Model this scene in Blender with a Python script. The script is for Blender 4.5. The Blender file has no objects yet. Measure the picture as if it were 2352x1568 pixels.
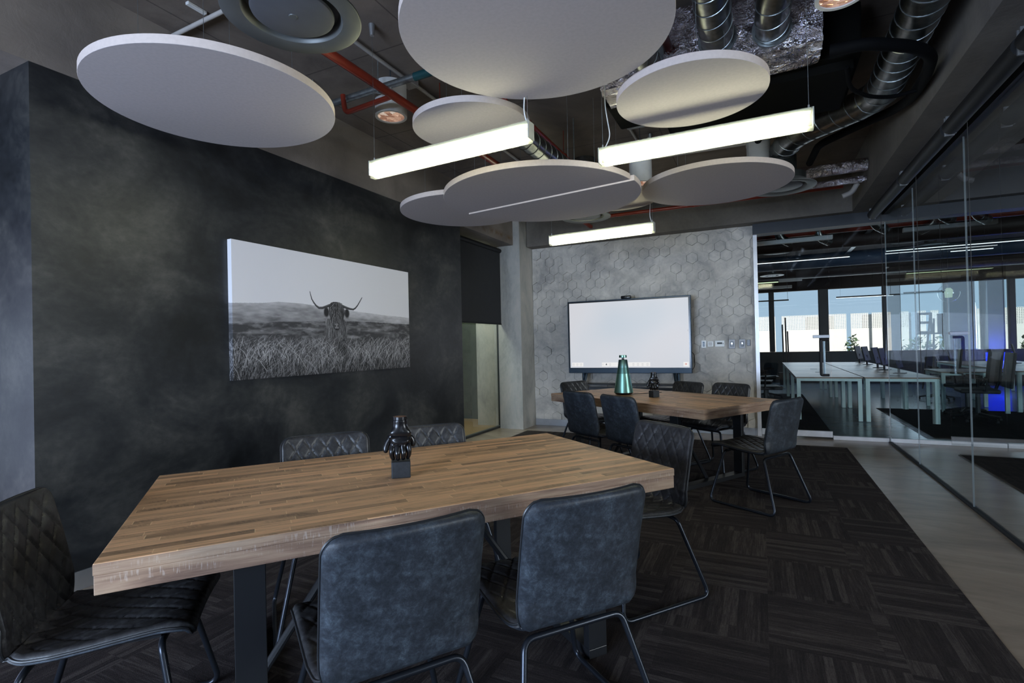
import bpy, bmesh, math, random
import numpy as np
from mathutils import Vector, Matrix, noise as mnoise
random.seed(7)
PI = math.pi
sc = bpy.context.scene
COL = sc.collection

# ------------------------------------------------------------------ camera
F_PX = 1198.65
pitch, roll, yaw = map(math.radians, (0.4254, 1.2919, 25.5035))
def _cam_rot():
    c, s = math.cos(yaw), math.sin(yaw)
    A = Matrix(((c, s, 0), (-s, c, 0), (0, 0, 1)))
    cp, sp = math.cos(pitch), math.sin(pitch)
    M = Matrix(((1, 0, 0), (0, -sp, cp), (0, -cp, -sp)))
    cr, sr = math.cos(roll), math.sin(roll)
    R = Matrix(((cr, -sr, 0), (sr, cr, 0), (0, 0, 1)))
    return (R @ M @ A).transposed()
cam_d = bpy.data.cameras.new('camera'); cam = bpy.data.objects.new('camera', cam_d); COL.objects.link(cam)
cam_d.sensor_width = 36.0; cam_d.lens = F_PX * 36.0 / 2352.0; cam_d.clip_start = 0.05; cam_d.clip_end = 300
cam.matrix_world = Matrix.Translation((0, 0, 1.32)) @ _cam_rot().to_4x4()
sc.camera = cam

# ------------------------------------------------------------------ view, world, daylight
sc.view_settings.view_transform = 'Standard'; sc.view_settings.look = 'None'
sc.view_settings.gamma = 1.0; sc.view_settings.use_curve_mapping = False
sc.view_settings.exposure = 0.0
sc.cycles.use_denoising = True
sc.cycles.max_bounces = 8; sc.cycles.diffuse_bounces = 4; sc.cycles.glossy_bounces = 4
sc.cycles.transmission_bounces = 8; sc.cycles.transparent_max_bounces = 16
sc.cycles.caustics_reflective = False; sc.cycles.caustics_refractive = False
sc.cycles.sample_clamp_indirect = 4.0

world = bpy.data.worlds.new('sky'); sc.world = world; world.use_nodes = True
wn = world.node_tree; bg = wn.nodes['Background']
sky = wn.nodes.new('ShaderNodeTexSky'); sky.sky_type = 'HOSEK_WILKIE'; sky.turbidity = 3.0
sky.sun_direction = Vector((0.35, -0.5, 0.75)).normalized(); sky.ground_albedo = 0.4
mixw = wn.nodes.new('ShaderNodeMix'); mixw.data_type = 'RGBA'; mixw.inputs[0].default_value = 0.75
wn.links.new(sky.outputs[0], mixw.inputs[6]); mixw.inputs[7].default_value = (0.62, 0.78, 0.98, 1)
wn.links.new(mixw.outputs[2], bg.inputs[0]); bg.inputs[1].default_value = 1.0

sun_d = bpy.data.lights.new('sun', 'SUN'); sun_d.energy = 9.0; sun_d.angle = 0.01; sun_d.color = (1, 0.90, 0.82)
sun = bpy.data.objects.new('sun', sun_d); COL.objects.link(sun)
sun.rotation_euler = Vector((0.35, -0.5, 0.75)).to_track_quat('Z', 'Y').to_euler()

def area(name, loc, direction, sx, sy, power, color):
    d = bpy.data.lights.new(name, 'AREA'); d.shape = 'RECTANGLE'; d.size = sx; d.size_y = sy
    d.energy = power; d.color = color
    o = bpy.data.objects.new(name, d); COL.objects.link(o); o.location = loc
    o.rotation_euler = Vector(direction).to_track_quat('-Z', 'Z').to_euler()
    return o
# daylight entering by the window band behind the camera, the window of the left recess and the office windows
area('daylight_window_back', (-1.95, -3.36, 1.25), (0.1, 1, 0), 2.7, 1.5, 420, (0.58, 0.74, 1.0))
area('daylight_window_left', (-5.66, -0.4, 0.95), (1, 0.12, 0), 2.6, 1.4, 22, (0.62, 0.66, 1.0))
area('daylight_office', (3.2, 17.8, 1.85), (0, -1, -0.1), 6.5, 1.7, 55, (0.75, 0.86, 1.0))
area('fill_window_right', (9.8, 1.5, 1.6), (-1, 0.1, -0.08), 8.0, 1.9, 1350, (0.96, 0.93, 0.96))  # unseen source added at far right to light the canvas frontally
area('fill_terrace', (-4.6, 6.6, 3.3), (0, 0.1, -1), 1.0, 1.0, 80, (0.85, 0.95, 0.8))  # floating fill added under the slab, standing in for daylight beyond the window

# ------------------------------------------------------------------ materials
MATS = {}
def nm(name):
    m = bpy.data.materials.new(name); m.use_nodes = True; MATS[name] = m
    return m, m.node_tree, m.node_tree.nodes['Principled BSDF']
def rgb(c): return (c[0], c[1], c[2], 1.0)
def coords(nt, scale=(1, 1, 1), obj=True):
    tc = nt.nodes.new('ShaderNodeTexCoord'); mp = nt.nodes.new('ShaderNodeMapping')
    nt.links.new(tc.outputs['Object' if obj else 'UV'], mp.inputs[0]); mp.inputs['Scale'].default_value = scale
    return mp.outputs[0]
def noise_n(nt, vec, scale, detail=4, rough=0.5, dist=0.0):
    n = nt.nodes.new('ShaderNodeTexNoise'); n.inputs['Scale'].default_value = scale
    n.inputs['Detail'].default_value = detail; n.inputs['Roughness'].default_value = rough
    n.inputs['Distortion'].default_value = dist
    nt.links.new(vec, n.inputs['Vector']); return n.outputs[0]
def ramp(nt, fac, stops):
    r = nt.nodes.new('ShaderNodeValToRGB'); nt.links.new(fac, r.inputs[0])
    e = r.color_ramp.elements
    while len(e) < len(stops): e.new(0.5)
    for i, (p, c) in enumerate(stops): e[i].position = p; e[i].color = rgb(c)
    return r.outputs[0]
def math_n(nt, op, a, b=None, clamp=False):
    n = nt.nodes.new('ShaderNodeMath'); n.operation = op; n.use_clamp = clamp
    for i, v in enumerate((a, b)):
        if v is None: continue
        if isinstance(v, (int, float)): n.inputs[i].default_value = v
        else: nt.links.new(v, n.inputs[i])
    return n.outputs[0]
def mix_n(nt, fac, a, b, mode='MIX'):
    n = nt.nodes.new('ShaderNodeMix'); n.data_type = 'RGBA'; n.blend_type = mode
    for i, v in ((0, fac), (6, a), (7, b)):
        if isinstance(v, (int, float)): n.inputs[i].default_value = v
        elif isinstance(v, tuple): n.inputs[i].default_value = rgb(v)
        else: nt.links.new(v, n.inputs[i])
    return n.outputs[2]
def bump(nt, b, height, strength=0.3, dist=0.01):
    n = nt.nodes.new('ShaderNodeBump'); n.inputs['Strength'].default_value = strength
    n.inputs['Distance'].default_value = dist
    nt.links.new(height, n.inputs['Height']); nt.links.new(n.outputs[0], b.inputs['Normal'])
def plain(name, col, rough=0.5, metal=0.0, vary=0.06, spec=None, nscale=12):
    m, nt, b = nm(name)
    f = noise_n(nt, coords(nt), nscale, 3)
    lo = tuple(max(0, x * (1 - vary)) for x in col); hi = tuple(x * (1 + vary) for x in col)
    nt.links.new(ramp(nt, f, [(0.3, lo), (0.7, hi)]), b.inputs['Base Color'])
    b.inputs['Roughness'].default_value = rough; b.inputs['Metallic'].default_value = metal
    if spec is not None: b.inputs['Specular IOR Level'].default_value = spec
    return m
def emit(name, col, strength, base=(0, 0, 0)):
    m, nt, b = nm(name)
    b.inputs['Base Color'].default_value = rgb(base)
    b.inputs['Emission Color'].default_value = rgb(col); b.inputs['Emission Strength'].default_value = strength
    return m
def cloudy(name, stops, scale=1.2, rough=0.6, bumpk=0.15, dist=0.6, scl=(1, 1, 1), fine=30, spec=0.5):
    m, nt, b = nm(name)
    v = coords(nt, scl)
    f = noise_n(nt, v, scale, 7, 0.62, dist); g = noise_n(nt, v, fine, 4, 0.6)
    h = math_n(nt, 'ADD', math_n(nt, 'MULTIPLY', f, 0.82), math_n(nt, 'MULTIPLY', g, 0.18))
    nt.links.new(ramp(nt, h, stops), b.inputs['Base Color'])
    b.inputs['Roughness'].default_value = rough; b.inputs['Specular IOR Level'].default_value = spec
    bump(nt, b, g, bumpk, 0.005)
    return m

def mat_slab():
    m, nt, b = nm('slab_concrete')
    v = coords(nt)
    f = noise_n(nt, v, 1.3, 7, 0.65, 0.5); g = noise_n(nt, v, 35, 4, 0.6)
    c = ramp(nt, f, [(0.3, (0.10, 0.078, 0.064)), (0.5, (0.165, 0.132, 0.110)), (0.7, (0.23, 0.19, 0.16))])
    sep = nt.nodes.new('ShaderNodeSeparateXYZ'); nt.links.new(v, sep.inputs[0])
    def line(comp, period, off):
        a = math_n(nt, 'FRACT', math_n(nt, 'DIVIDE', math_n(nt, 'ADD', comp, off + 100), period))
        d = math_n(nt, 'ABSOLUTE', math_n(nt, 'SUBTRACT', a, 0.5))
        return math_n(nt, 'LESS_THAN', d, 0.004 / period * 1.4)
    l = math_n(nt, 'MAXIMUM', line(sep.outputs[0], 1.22, 0.3), line(sep.outputs[1], 1.22, 0.1))
    c = mix_n(nt, math_n(nt, 'MULTIPLY', l, 0.6), c, (0.03, 0.025, 0.02))
    nt.links.new(c, b.inputs['Base Color']); b.inputs['Roughness'].default_value = 0.8
    bump(nt, b, g, 0.2, 0.005)
mat_slab()
cloudy('beam_concrete', [(0.3, (0.10, 0.088, 0.076)), (0.5, (0.155, 0.138, 0.12)), (0.7, (0.21, 0.19, 0.165))], 1.5, 0.75, 0.3, 0.4)
cloudy('pillar_concrete', [(0.3, (0.24, 0.24, 0.225)), (0.5, (0.43, 0.42, 0.39)), (0.7, (0.58, 0.53, 0.48))], 2.0, 0.6, 0.25, 0.8, (1, 1, 0.5))
def mat_rusty():
    m, nt, b = nm('rusty_concrete')
    v = coords(nt)
    f = noise_n(nt, v, 2.0, 7, 0.6, 0.4); g = noise_n(nt, v, 6, 6, 0.7, 0.5)
    base = ramp(nt, f, [(0.3, (0.17, 0.142, 0.122)), (0.7, (0.28, 0.238, 0.208))])
    sep = nt.nodes.new('ShaderNodeSeparateXYZ'); nt.links.new(v, sep.inputs[0])
    # rust band of its own shape near the lower arris (z 2.95-3.1)
    d = math_n(nt, 'ABSOLUTE', math_n(nt, 'SUBTRACT', math_n(nt, 'ADD', sep.outputs[2], math_n(nt, 'MULTIPLY', g, 0.12)), 3.06))
    k = math_n(nt, 'MULTIPLY', math_n(nt, 'SUBTRACT', 1.0, math_n(nt, 'MULTIPLY', d, 16.0), True), ramp(nt, g, [(0.4, (0, 0, 0)), (0.6, (1, 1, 1))]), True)
    ys = math_n(nt, 'MULTIPLY', math_n(nt, 'SUBTRACT', sep.outputs[1], 6.2, True), 2.0, True)
    nt.links.new(mix_n(nt, math_n(nt, 'MULTIPLY', k, ys), base, (0.16, 0.085, 0.03)), b.inputs['Base Color'])
    b.inputs['Roughness'].default_value = 0.75; bump(nt, b, g, 0.3, 0.01)
mat_rusty()
cloudy('dark_plaster', [(0.36, (0.007, 0.0078, 0.009)), (0.46, (0.017, 0.0185, 0.021)), (0.54, (0.033, 0.034, 0.034)), (0.66, (0.078, 0.075, 0.069))], 1.7, 0.42, 0.08, 0.5, (1, 0.8, 1.1), 22, 0.5)
cloudy('hex_plaster', [(0.34, (0.32, 0.305, 0.29)), (0.5, (0.52, 0.49, 0.45)), (0.66, (0.69, 0.645, 0.585))], 2.6, 0.55, 0.12, 0.7, (1, 1, 1), 26)
cloudy('polished_concrete', [(0.3, (0.24, 0.19, 0.15)), (0.5, (0.32, 0.255, 0.20)), (0.7, (0.41, 0.335, 0.265))], 2.2, 0.27, 0.0, 0.8, (0.6, 1.6, 1), 14)
cloudy('sky_tinted_concrete', [(0.3, (0.13, 0.165, 0.19)), (0.5, (0.17, 0.215, 0.25)), (0.7, (0.22, 0.275, 0.31))], 2.2, 0.22, 0.0, 0.8, (0.6, 1.6, 1), 14)  # blue of the reflected sky put into the concrete colour
def mat_carpet(name, k=1.0, period=0.5):
    m, nt, b = nm(name)
    v = coords(nt)
    sep = nt.nodes.new('ShaderNodeSeparateXYZ'); nt.links.new(v, sep.inputs[0])
    fx = math_n(nt, 'FLOOR', math_n(nt, 'DIVIDE', sep.outputs[0], period)); fy = math_n(nt, 'FLOOR', math_n(nt, 'DIVIDE', sep.outputs[1], period))
    par = math_n(nt, 'ABSOLUTE', math_n(nt, 'MODULO', math_n(nt, 'ADD', fx, fy), 2.0))
    def streak(sx, sy):
        mp = nt.nodes.new('ShaderNodeMapping'); mp.inputs['Scale'].default_value = (sx, sy, 1)
        nt.links.new(v, mp.inputs[0])
        a = noise_n(nt, mp.outputs[0], 1.0, 5, 0.8)
        # 4-5 cm wide bars, each of its own shade and length
        q = nt.nodes.new('ShaderNodeVectorMath'); q.operation = 'FLOOR'
        mq = nt.nodes.new('ShaderNodeMapping'); mq.inputs['Scale'].default_value = (30 if sx > sy else 2.3, 30 if sy > sx else 2.3, 1)
        nt.links.new(v, mq.inputs[0]); nt.links.new(mq.outputs[0], q.inputs[0])
        w = nt.nodes.new('ShaderNodeTexWhiteNoise'); w.noise_dimensions = '2D'; nt.links.new(q.outputs[0], w.inputs[0])
        return math_n(nt, 'ADD', math_n(nt, 'MULTIPLY', a, 0.78), math_n(nt, 'MULTIPLY', w.outputs[0], 0.22))
    h = nt.nodes.new('ShaderNodeMix'); nt.links.new(par, h.inputs[0]); nt.links.new(streak(90, 5), h.inputs[2]); nt.links.new(streak(5, 90), h.inputs[3])
    hh = h.outputs[0]
    fib = noise_n(nt, v, 260, 2, 0.7)
    c = ramp(nt, hh, [(0.36, (0.015 * k, 0.012 * k, 0.012 * k)), (0.5, (0.024 * k, 0.019 * k, 0.0185 * k)), (0.64, (0.048 * k, 0.040 * k, 0.037 * k))])
    c = mix_n(nt, 0.55, c, ramp(nt, fib, [(0.3, (0.2, 0.2, 0.2)), (0.7, (1, 1, 1))]), 'MULTIPLY')
    nt.links.new(c, b.inputs['Base Color']); b.inputs['Roughness'].default_value = 0.95
    b.inputs['Specular IOR Level'].default_value = 0.15
    bump(nt, b, math_n(nt, 'ADD', fib, hh), 0.5, 0.004)
mat_carpet('carpet_tiles', 1.95); mat_carpet('office_carpet', 0.5)

def mat_leather(name, k=1.0, rough=0.42, tint=(1, 1, 1)):
    m, nt, b = nm(name)
    v = coords(nt)
    f = noise_n(nt, v, 42, 9, 0.8, 0.35); g = noise_n(nt, v, 9, 5, 0.65, 0.3); fine = noise_n(nt, v, 420, 2, 0.6)
    h = math_n(nt, 'ADD', math_n(nt, 'MULTIPLY', f, 0.6), math_n(nt, 'MULTIPLY', g, 0.4))
    def t(c): return tuple(x * k * y for x, y in zip(c, tint))
    c = ramp(nt, h, [(0.38, t((0.014, 0.0155, 0.017))), (0.49, t((0.032, 0.033, 0.037))), (0.58, t((0.062, 0.067, 0.072))), (0.66, t((0.13, 0.138, 0.145)))])
    nt.links.new(c, b.inputs['Base Color']); b.inputs['Roughness'].default_value = rough
    bump(nt, b, math_n(nt, 'ADD', fine, f), 0.18, 0.0015)
mat_leather('leather_back', 1.0, 0.5, (0.80, 0.95, 1.12)); mat_leather('leather_quilt', 0.72, 0.40, (1.05, 0.98, 0.94))
plain('leather_piping', (0.016, 0.017, 0.019), 0.4)
plain('black_steel', (0.010, 0.011, 0.013), 0.38, 0.0)
plain('chair_steel', (0.030, 0.035, 0.045), 0.30, 0.7)

def mat_wood(name, light, rough=0.5, axis_scale=(1, 1, 1), cell=(0.46, 0.036), white=0.0):
    m, nt, b = nm(name)
    v = coords(nt, axis_scale)
    sep = nt.nodes.new('ShaderNodeSeparateXYZ'); nt.links.new(v, sep.inputs[0])
    x, y = sep.outputs[0], sep.outputs[1]
    row = math_n(nt, 'FLOOR', math_n(nt, 'DIVIDE', y, cell[1]))
    w1 = nt.nodes.new('ShaderNodeTexWhiteNoise'); w1.noise_dimensions = '1D'; nt.links.new(row, w1.inputs['W'])
    xo = math_n(nt, 'DIVIDE', math_n(nt, 'ADD', x, math_n(nt, 'MULTIPLY', w1.outputs[0], 3.7)), math_n(nt, 'ADD', math_n(nt, 'MULTIPLY', w1.outputs[0], cell[0] * 0.5), cell[0] * 0.75))
    colm = math_n(nt, 'FLOOR', xo)
    cmb = nt.nodes.new('ShaderNodeCombineXYZ'); nt.links.new(row, cmb.inputs[0]); nt.links.new(colm, cmb.inputs[1])
    w2 = nt.nodes.new('ShaderNodeTexWhiteNoise'); w2.noise_dimensions = '2D'; nt.links.new(cmb.outputs[0], w2.inputs[0])
    # per-stave offset of the grain
    cm2 = nt.nodes.new('ShaderNodeCombineXYZ')
    nt.links.new(math_n(nt, 'ADD', math_n(nt, 'MULTIPLY', x, 3.2), math_n(nt, 'MULTIPLY', w2.outputs[0], 30)), cm2.inputs[0])
    nt.links.new(math_n(nt, 'MULTIPLY', y, 75), cm2.inputs[1]); nt.links.new(sep.outputs[2], cm2.inputs[2])
    grain = noise_n(nt, cm2.outputs[0], 1.0, 6, 0.7, 0.6)
    cm3 = nt.nodes.new('ShaderNodeCombineXYZ')
    nt.links.new(math_n(nt, 'ADD', math_n(nt, 'MULTIPLY', x, 5.0), math_n(nt, 'MULTIPLY', w2.outputs[0], 50)), cm3.inputs[0])
    nt.links.new(math_n(nt, 'MULTIPLY', y, 14), cm3.inputs[1])
    patch = noise_n(nt, cm3.outputs[0], 1.0, 4, 0.6)
    # saw marks: short strokes across the stave
    cm4 = nt.nodes.new('ShaderNodeCombineXYZ')
    nt.links.new(math_n(nt, 'ADD', math_n(nt, 'MULTIPLY', x, 120), math_n(nt, 'MULTIPLY', y, 40)), cm4.inputs[0]); nt.links.new(math_n(nt, 'MULTIPLY', y, 30), cm4.inputs[1])
    saw = noise_n(nt, cm4.outputs[0], 1.0, 2, 0.5)
    L = light
    base = ramp(nt, w2.outputs[0], [(0.0, tuple(c * 0.5 for c in L)), (0.25, tuple(c * 0.80 for c in L)), (0.6, L), (1.0, tuple(c * 1.22 for c in L))])
    c = mix_n(nt, 0.75, base, ramp(nt, grain, [(0.32, (0.42, 0.40, 0.38)), (0.5, (0.9, 0.9, 0.9)), (0.75, (1.15, 1.12, 1.1))]), 'MULTIPLY')
    dk = math_n(nt, 'MULTIPLY', ramp(nt, patch, [(0.50, (0, 0, 0)), (0.60, (1, 1, 1))]), ramp(nt, w2.outputs[0], [(0.2, (1, 1, 1)), (0.85, (0.1, 0.1, 0.1))]))
    dk = math_n(nt, 'MULTIPLY', dk, ramp(nt, saw, [(0.38, (0.35, 0.35, 0.35)), (0.55, (1, 1, 1))]))
    c = mix_n(nt, math_n(nt, 'MULTIPLY', dk, 0.8), c, tuple(q * 0.26 for q in L))
    if white:
        wh = noise_n(nt, v, 9, 7, 0.75, 1.0)
        c = mix_n(nt, math_n(nt, 'MULTIPLY', ramp(nt, wh, [(0.42, (0, 0, 0)), (0.62, (1, 1, 1))]), white), c, (0.50, 0.44, 0.40))
    # joints
    fy = math_n(nt, 'ABSOLUTE', math_n(nt, 'SUBTRACT', math_n(nt, 'FRACT', math_n(nt, 'DIVIDE', y, cell[1])), 0.5))
    jy = math_n(nt, 'GREATER_THAN', fy, 0.478)
    fx2 = math_n(nt, 'ABSOLUTE', math_n(nt, 'SUBTRACT', math_n(nt, 'FRACT', xo), 0.5)); jx = math_n(nt, 'GREATER_THAN', fx2, 0.4965)
    c = mix_n(nt, math_n(nt, 'MULTIPLY', jy, 0.35), c, tuple(q * 0.45 for q in L))
    c = mix_n(nt, math_n(nt, 'MULTIPLY', jx, 0.5), c, tuple(min(1, q * 1.7) for q in L))
    nt.links.new(c, b.inputs['Base Color']); b.inputs['Roughness'].default_value = rough
    bump(nt, b, math_n(nt, 'ADD', grain, math_n(nt, 'MULTIPLY', jy, -0.5)), 0.25, 0.002)
mat_wood('table_wood', (0.72, 0.43, 0.235), 0.5)
def mat_edge():
    m, nt, b = nm('table_edge_wood')
    g = noise_n(nt, coords(nt, (5, 5, 120)), 1.0, 7, 0.7, 0.4); p = noise_n(nt, coords(nt, (2.2, 2.2, 22)), 1.0, 5, 0.6, 0.5)
    saw = noise_n(nt, coords(nt, (210, 210, 22)), 1.0, 2, 0.5); k = noise_n(nt, coords(nt, (3.0, 3.0, 30)), 1.0, 4, 0.6, 0.8)
    c = ramp(nt, p, [(0.3, (0.17, 0.10, 0.07)), (0.45, (0.32, 0.20, 0.135)), (0.6, (0.44, 0.30, 0.20)), (0.75, (0.52, 0.39, 0.28))])
    c = mix_n(nt, 0.7, c, ramp(nt, g, [(0.3, (0.5, 0.47, 0.45)), (0.6, (1.0, 1.0, 1.0))]), 'MULTIPLY')
    w = math_n(nt, 'MULTIPLY', ramp(nt, saw, [(0.56, (0, 0, 0)), (0.64, (1, 1, 1))]), ramp(nt, k, [(0.5, (0, 0, 0)), (0.62, (1, 1, 1))]))
    c = mix_n(nt, math_n(nt, 'MULTIPLY', w, 0.38), c, (0.62, 0.53, 0.46))
    nt.links.new(c, b.inputs['Base Color']); b.inputs['Roughness'].default_value = 0.6; bump(nt, b, g, 0.35, 0.003)
mat_edge()
mat_wood('office_desk_wood', (0.62, 0.42, 0.31), 0.36, (1, 1, 1), (2.0, 0.8))
plain('acoustic_felt', (0.47, 0.425, 0.43), 0.92, 0, 0.04, 0.2, 60)
plain('acoustic_edge_lit', (0.64, 0.545, 0.50), 0.9, 0, 0.04, 0.2, 60)  # rim paler than the underside, the light on it put into the colour
plain('white_paint', (0.62, 0.61, 0.60), 0.5); plain('grey_paint', (0.34, 0.36, 0.36), 0.45)
plain('white_plastic', (0.80, 0.80, 0.78), 0.35); plain('conduit_pvc', (0.42, 0.39, 0.37), 0.5)
plain('red_pipe', (0.22, 0.026, 0.012), 0.3); plain('teal_paint', (0.01, 0.075, 0.085), 0.4)
plain('galvanised', (0.34, 0.37, 0.38), 0.36, 0.9, 0.25, None, 30)
def mat_duct():
    m, nt, b = nm('spiral_duct')
    v = coords(nt); f = noise_n(nt, v, 18, 4, 0.6)
    nt.links.new(ramp(nt, f, [(0.3, (0.18, 0.185, 0.185)), (0.7, (0.33, 0.335, 0.33))]), b.inputs['Base Color'])
    b.inputs['Metallic'].default_value = 1.0; b.inputs['Roughness'].default_value = 0.3
mat_duct()
def mat_foil():
    m, nt, b = nm('crumpled_foil')
    v = coords(nt); f = noise_n(nt, v, 9, 5, 0.6, 2.2)
    vo = nt.nodes.new('ShaderNodeTexVoronoi'); vo.inputs['Scale'].default_value = 14; nt.links.new(v, vo.inputs['Vector'])
    b.inputs['Base Color'].default_value = (0.80, 0.75, 0.82, 1); b.inputs['Metallic'].default_value = 1.0
    b.inputs['Roughness'].default_value = 0.09
    bump(nt, b, math_n(nt, 'ADD', math_n(nt, 'MULTIPLY', f, 1.4), math_n(nt, 'MULTIPLY', vo.outputs[0], 0.5)), 1.0, 0.035)
mat_foil()
plain('black_rubber', (0.0025, 0.0025, 0.003), 0.8, 0, 0.06, 0.12); plain('dark_unit', (0.004, 0.004, 0.004), 0.9, 0, 0.06, 0.1)
plain('diffuser_grey', (0.115, 0.122, 0.122), 0.45, 0.3); plain('diffuser_dark', (0.03, 0.035, 0.035), 0.35, 0.4)
plain('diffuser_face', (0.105, 0.11, 0.125), 0.5, 0.2)
plain('aluminium', (0.52, 0.53, 0.55), 0.34, 0.85); plain('bright_rail', (0.80, 0.80, 0.84), 0.3, 0.3)
plain('brushed_plate', (0.30, 0.30, 0.31), 0.5, 0.6); plain('blind_fabric', (0.022, 0.023, 0.026), 0.85, 0, 0.08); plain('blind_roll', (0.004, 0.004, 0.005), 0.6)
plain('tv_frame', (0.020, 0.035, 0.052), 0.35, 0.5); plain('tv_bezel', (0.004, 0.005, 0.006), 0.2)
plain('gloss_black', (0.006, 0.006, 0.007), 0.26, 0.0, 0.3, 0.5); plain('stone_black', (0.012, 0.014, 0.017), 0.62, 0, 0.4, None, 60)
plain('wrist_rust', (0.10, 0.035, 0.015), 0.7)
plain('green_metal', (0.26, 0.50, 0.42), 0.33, 1.0, 0.03); plain('green_grille', (0.10, 0.21, 0.19), 0.4, 0.9, 0.03); plain('green_top', (0.16, 0.29, 0.29), 0.36, 1.0, 0.03)
plain('cut_foam', (0.6, 0.58, 0.55), 0.9)
emit('tube_glow', (1.0, 0.985, 0.78), 21.0)
plain('fixture_metal', (0.55, 0.55, 0.50), 0.4, 0.3)
emit('spot_lens_glow', (1.0, 0.55, 0.32), 0.9, (0.3, 0.2, 0.15))
emit('led_line', (0.95, 0.97, 1.0), 2.6); emit('office_tube', (0.85, 1.0, 0.62), 1.2)
emit('blue_glow', (0.01, 0.03, 1.0), 3.0); emit('pendant_glow', (0.85, 1.0, 0.7), 0.55); emit('reader_glow', (0.1, 0.3, 1.0), 1.0)
emit('warm_spot', (1.0, 0.5, 0.2), 3.0); emit('fridge_glow', (1.0, 0.55, 0.3), 1.0)
plain('frame_mint', (0.72, 0.86, 0.83), 0.5); plain('office_black', (0.008, 0.008, 0.010), 0.6)
plain('office_lower_wall', (0.055, 0.07, 0.075), 0.6); plain('office_header', (0.020, 0.011, 0.008), 0.8, 0, 0.1, 0.2)
plain('mullion_grey', (0.045, 0.05, 0.055), 0.5); plain('screen_white', (0.72, 0.66, 0.60), 0.8); plain('leaf_green', (0.035, 0.07, 0.02), 0.8, 0, 0.5)
plain('grey_building', (0.07, 0.08, 0.09), 0.8); plain('lilac_flowers', (0.34, 0.27, 0.50), 0.8, 0, 0.3); plain('outdoor_paving', (0.30, 0.28, 0.26), 0.8)
plain('wood_floor', (0.20, 0.125, 0.05), 0.4); plain('dark_green_wall', (0.035, 0.045, 0.028), 0.6, 0, 0.3, None, 3)
plain('blue_column', (0.04, 0.07, 0.12), 0.6); plain('brown_duct', (0.035, 0.02, 0.016), 0.5, 0.3)
plain('header_slate_shade', (0.018, 0.022, 0.030), 0.5)  # slate of the door header, also the painted shade of the neighbouring beam

def mat_glass(name, tint, gloss=1.0):
    m = bpy.data.materials.new(name); m.use_nodes = True; nt = m.node_tree; nt.nodes.clear()
    out = nt.nodes.new('ShaderNodeOutputMaterial'); tr = nt.nodes.new('ShaderNodeBsdfTransparent'); gl = nt.nodes.new('ShaderNodeBsdfGlossy')
    mx = nt.nodes.new('ShaderNodeMixShader'); fr = nt.nodes.new('ShaderNodeFresnel'); fr.inputs[0].default_value = 1.5
    tr.inputs[0].default_value = rgb(tint); gl.inputs['Roughness'].default_value = 0.0; gl.inputs[0].default_value = (1, 1, 1, 1)
    ge = nt.nodes.new('ShaderNodeNewGeometry')
    front = math_n(nt, 'SUBTRACT', 1.0, ge.outputs['Backfacing'])
    nt.links.new(math_n(nt, 'MULTIPLY', math_n(nt, 'MULTIPLY', fr.outputs[0], gloss, True), front), mx.inputs[0])
    nt.links.new(tr.outputs[0], mx.inputs[1]); nt.links.new(gl.outputs[0], mx.inputs[2]); nt.links.new(mx.outputs[0], out.inputs[0])
    MATS[name] = m
mat_glass('clear_glass', (0.90, 0.955, 0.965), 1.15); mat_glass('outer_glass', (0.97, 0.985, 0.99), 1.6)
mat_glass('acrylic', (0.96, 0.97, 0.90), 1.0)
def frost(m, k, col):
    nt = m.node_tree; out = next(n for n in nt.nodes if n.type == 'OUTPUT_MATERIAL'); src = out.inputs[0].links[0].from_socket
    tl = nt.nodes.new('ShaderNodeBsdfTranslucent'); tl.inputs[0].default_value = rgb(col); df = nt.nodes.new('ShaderNodeBsdfDiffuse'); df.inputs[0].default_value = rgb(col)
    m1 = nt.nodes.new('ShaderNodeMixShader'); m1.inputs[0].default_value = 0.5; nt.links.new(tl.outputs[0], m1.inputs[1]); nt.links.new(df.outputs[0], m1.inputs[2])
    m2 = nt.nodes.new('ShaderNodeMixShader'); m2.inputs[0].default_value = k; nt.links.new(src, m2.inputs[1]); nt.links.new(m1.outputs[0], m2.inputs[2]); nt.links.new(m2.outputs[0], out.inputs[0])
frost(MATS['acrylic'], 0.22, (0.85, 0.86, 0.76))

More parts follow.
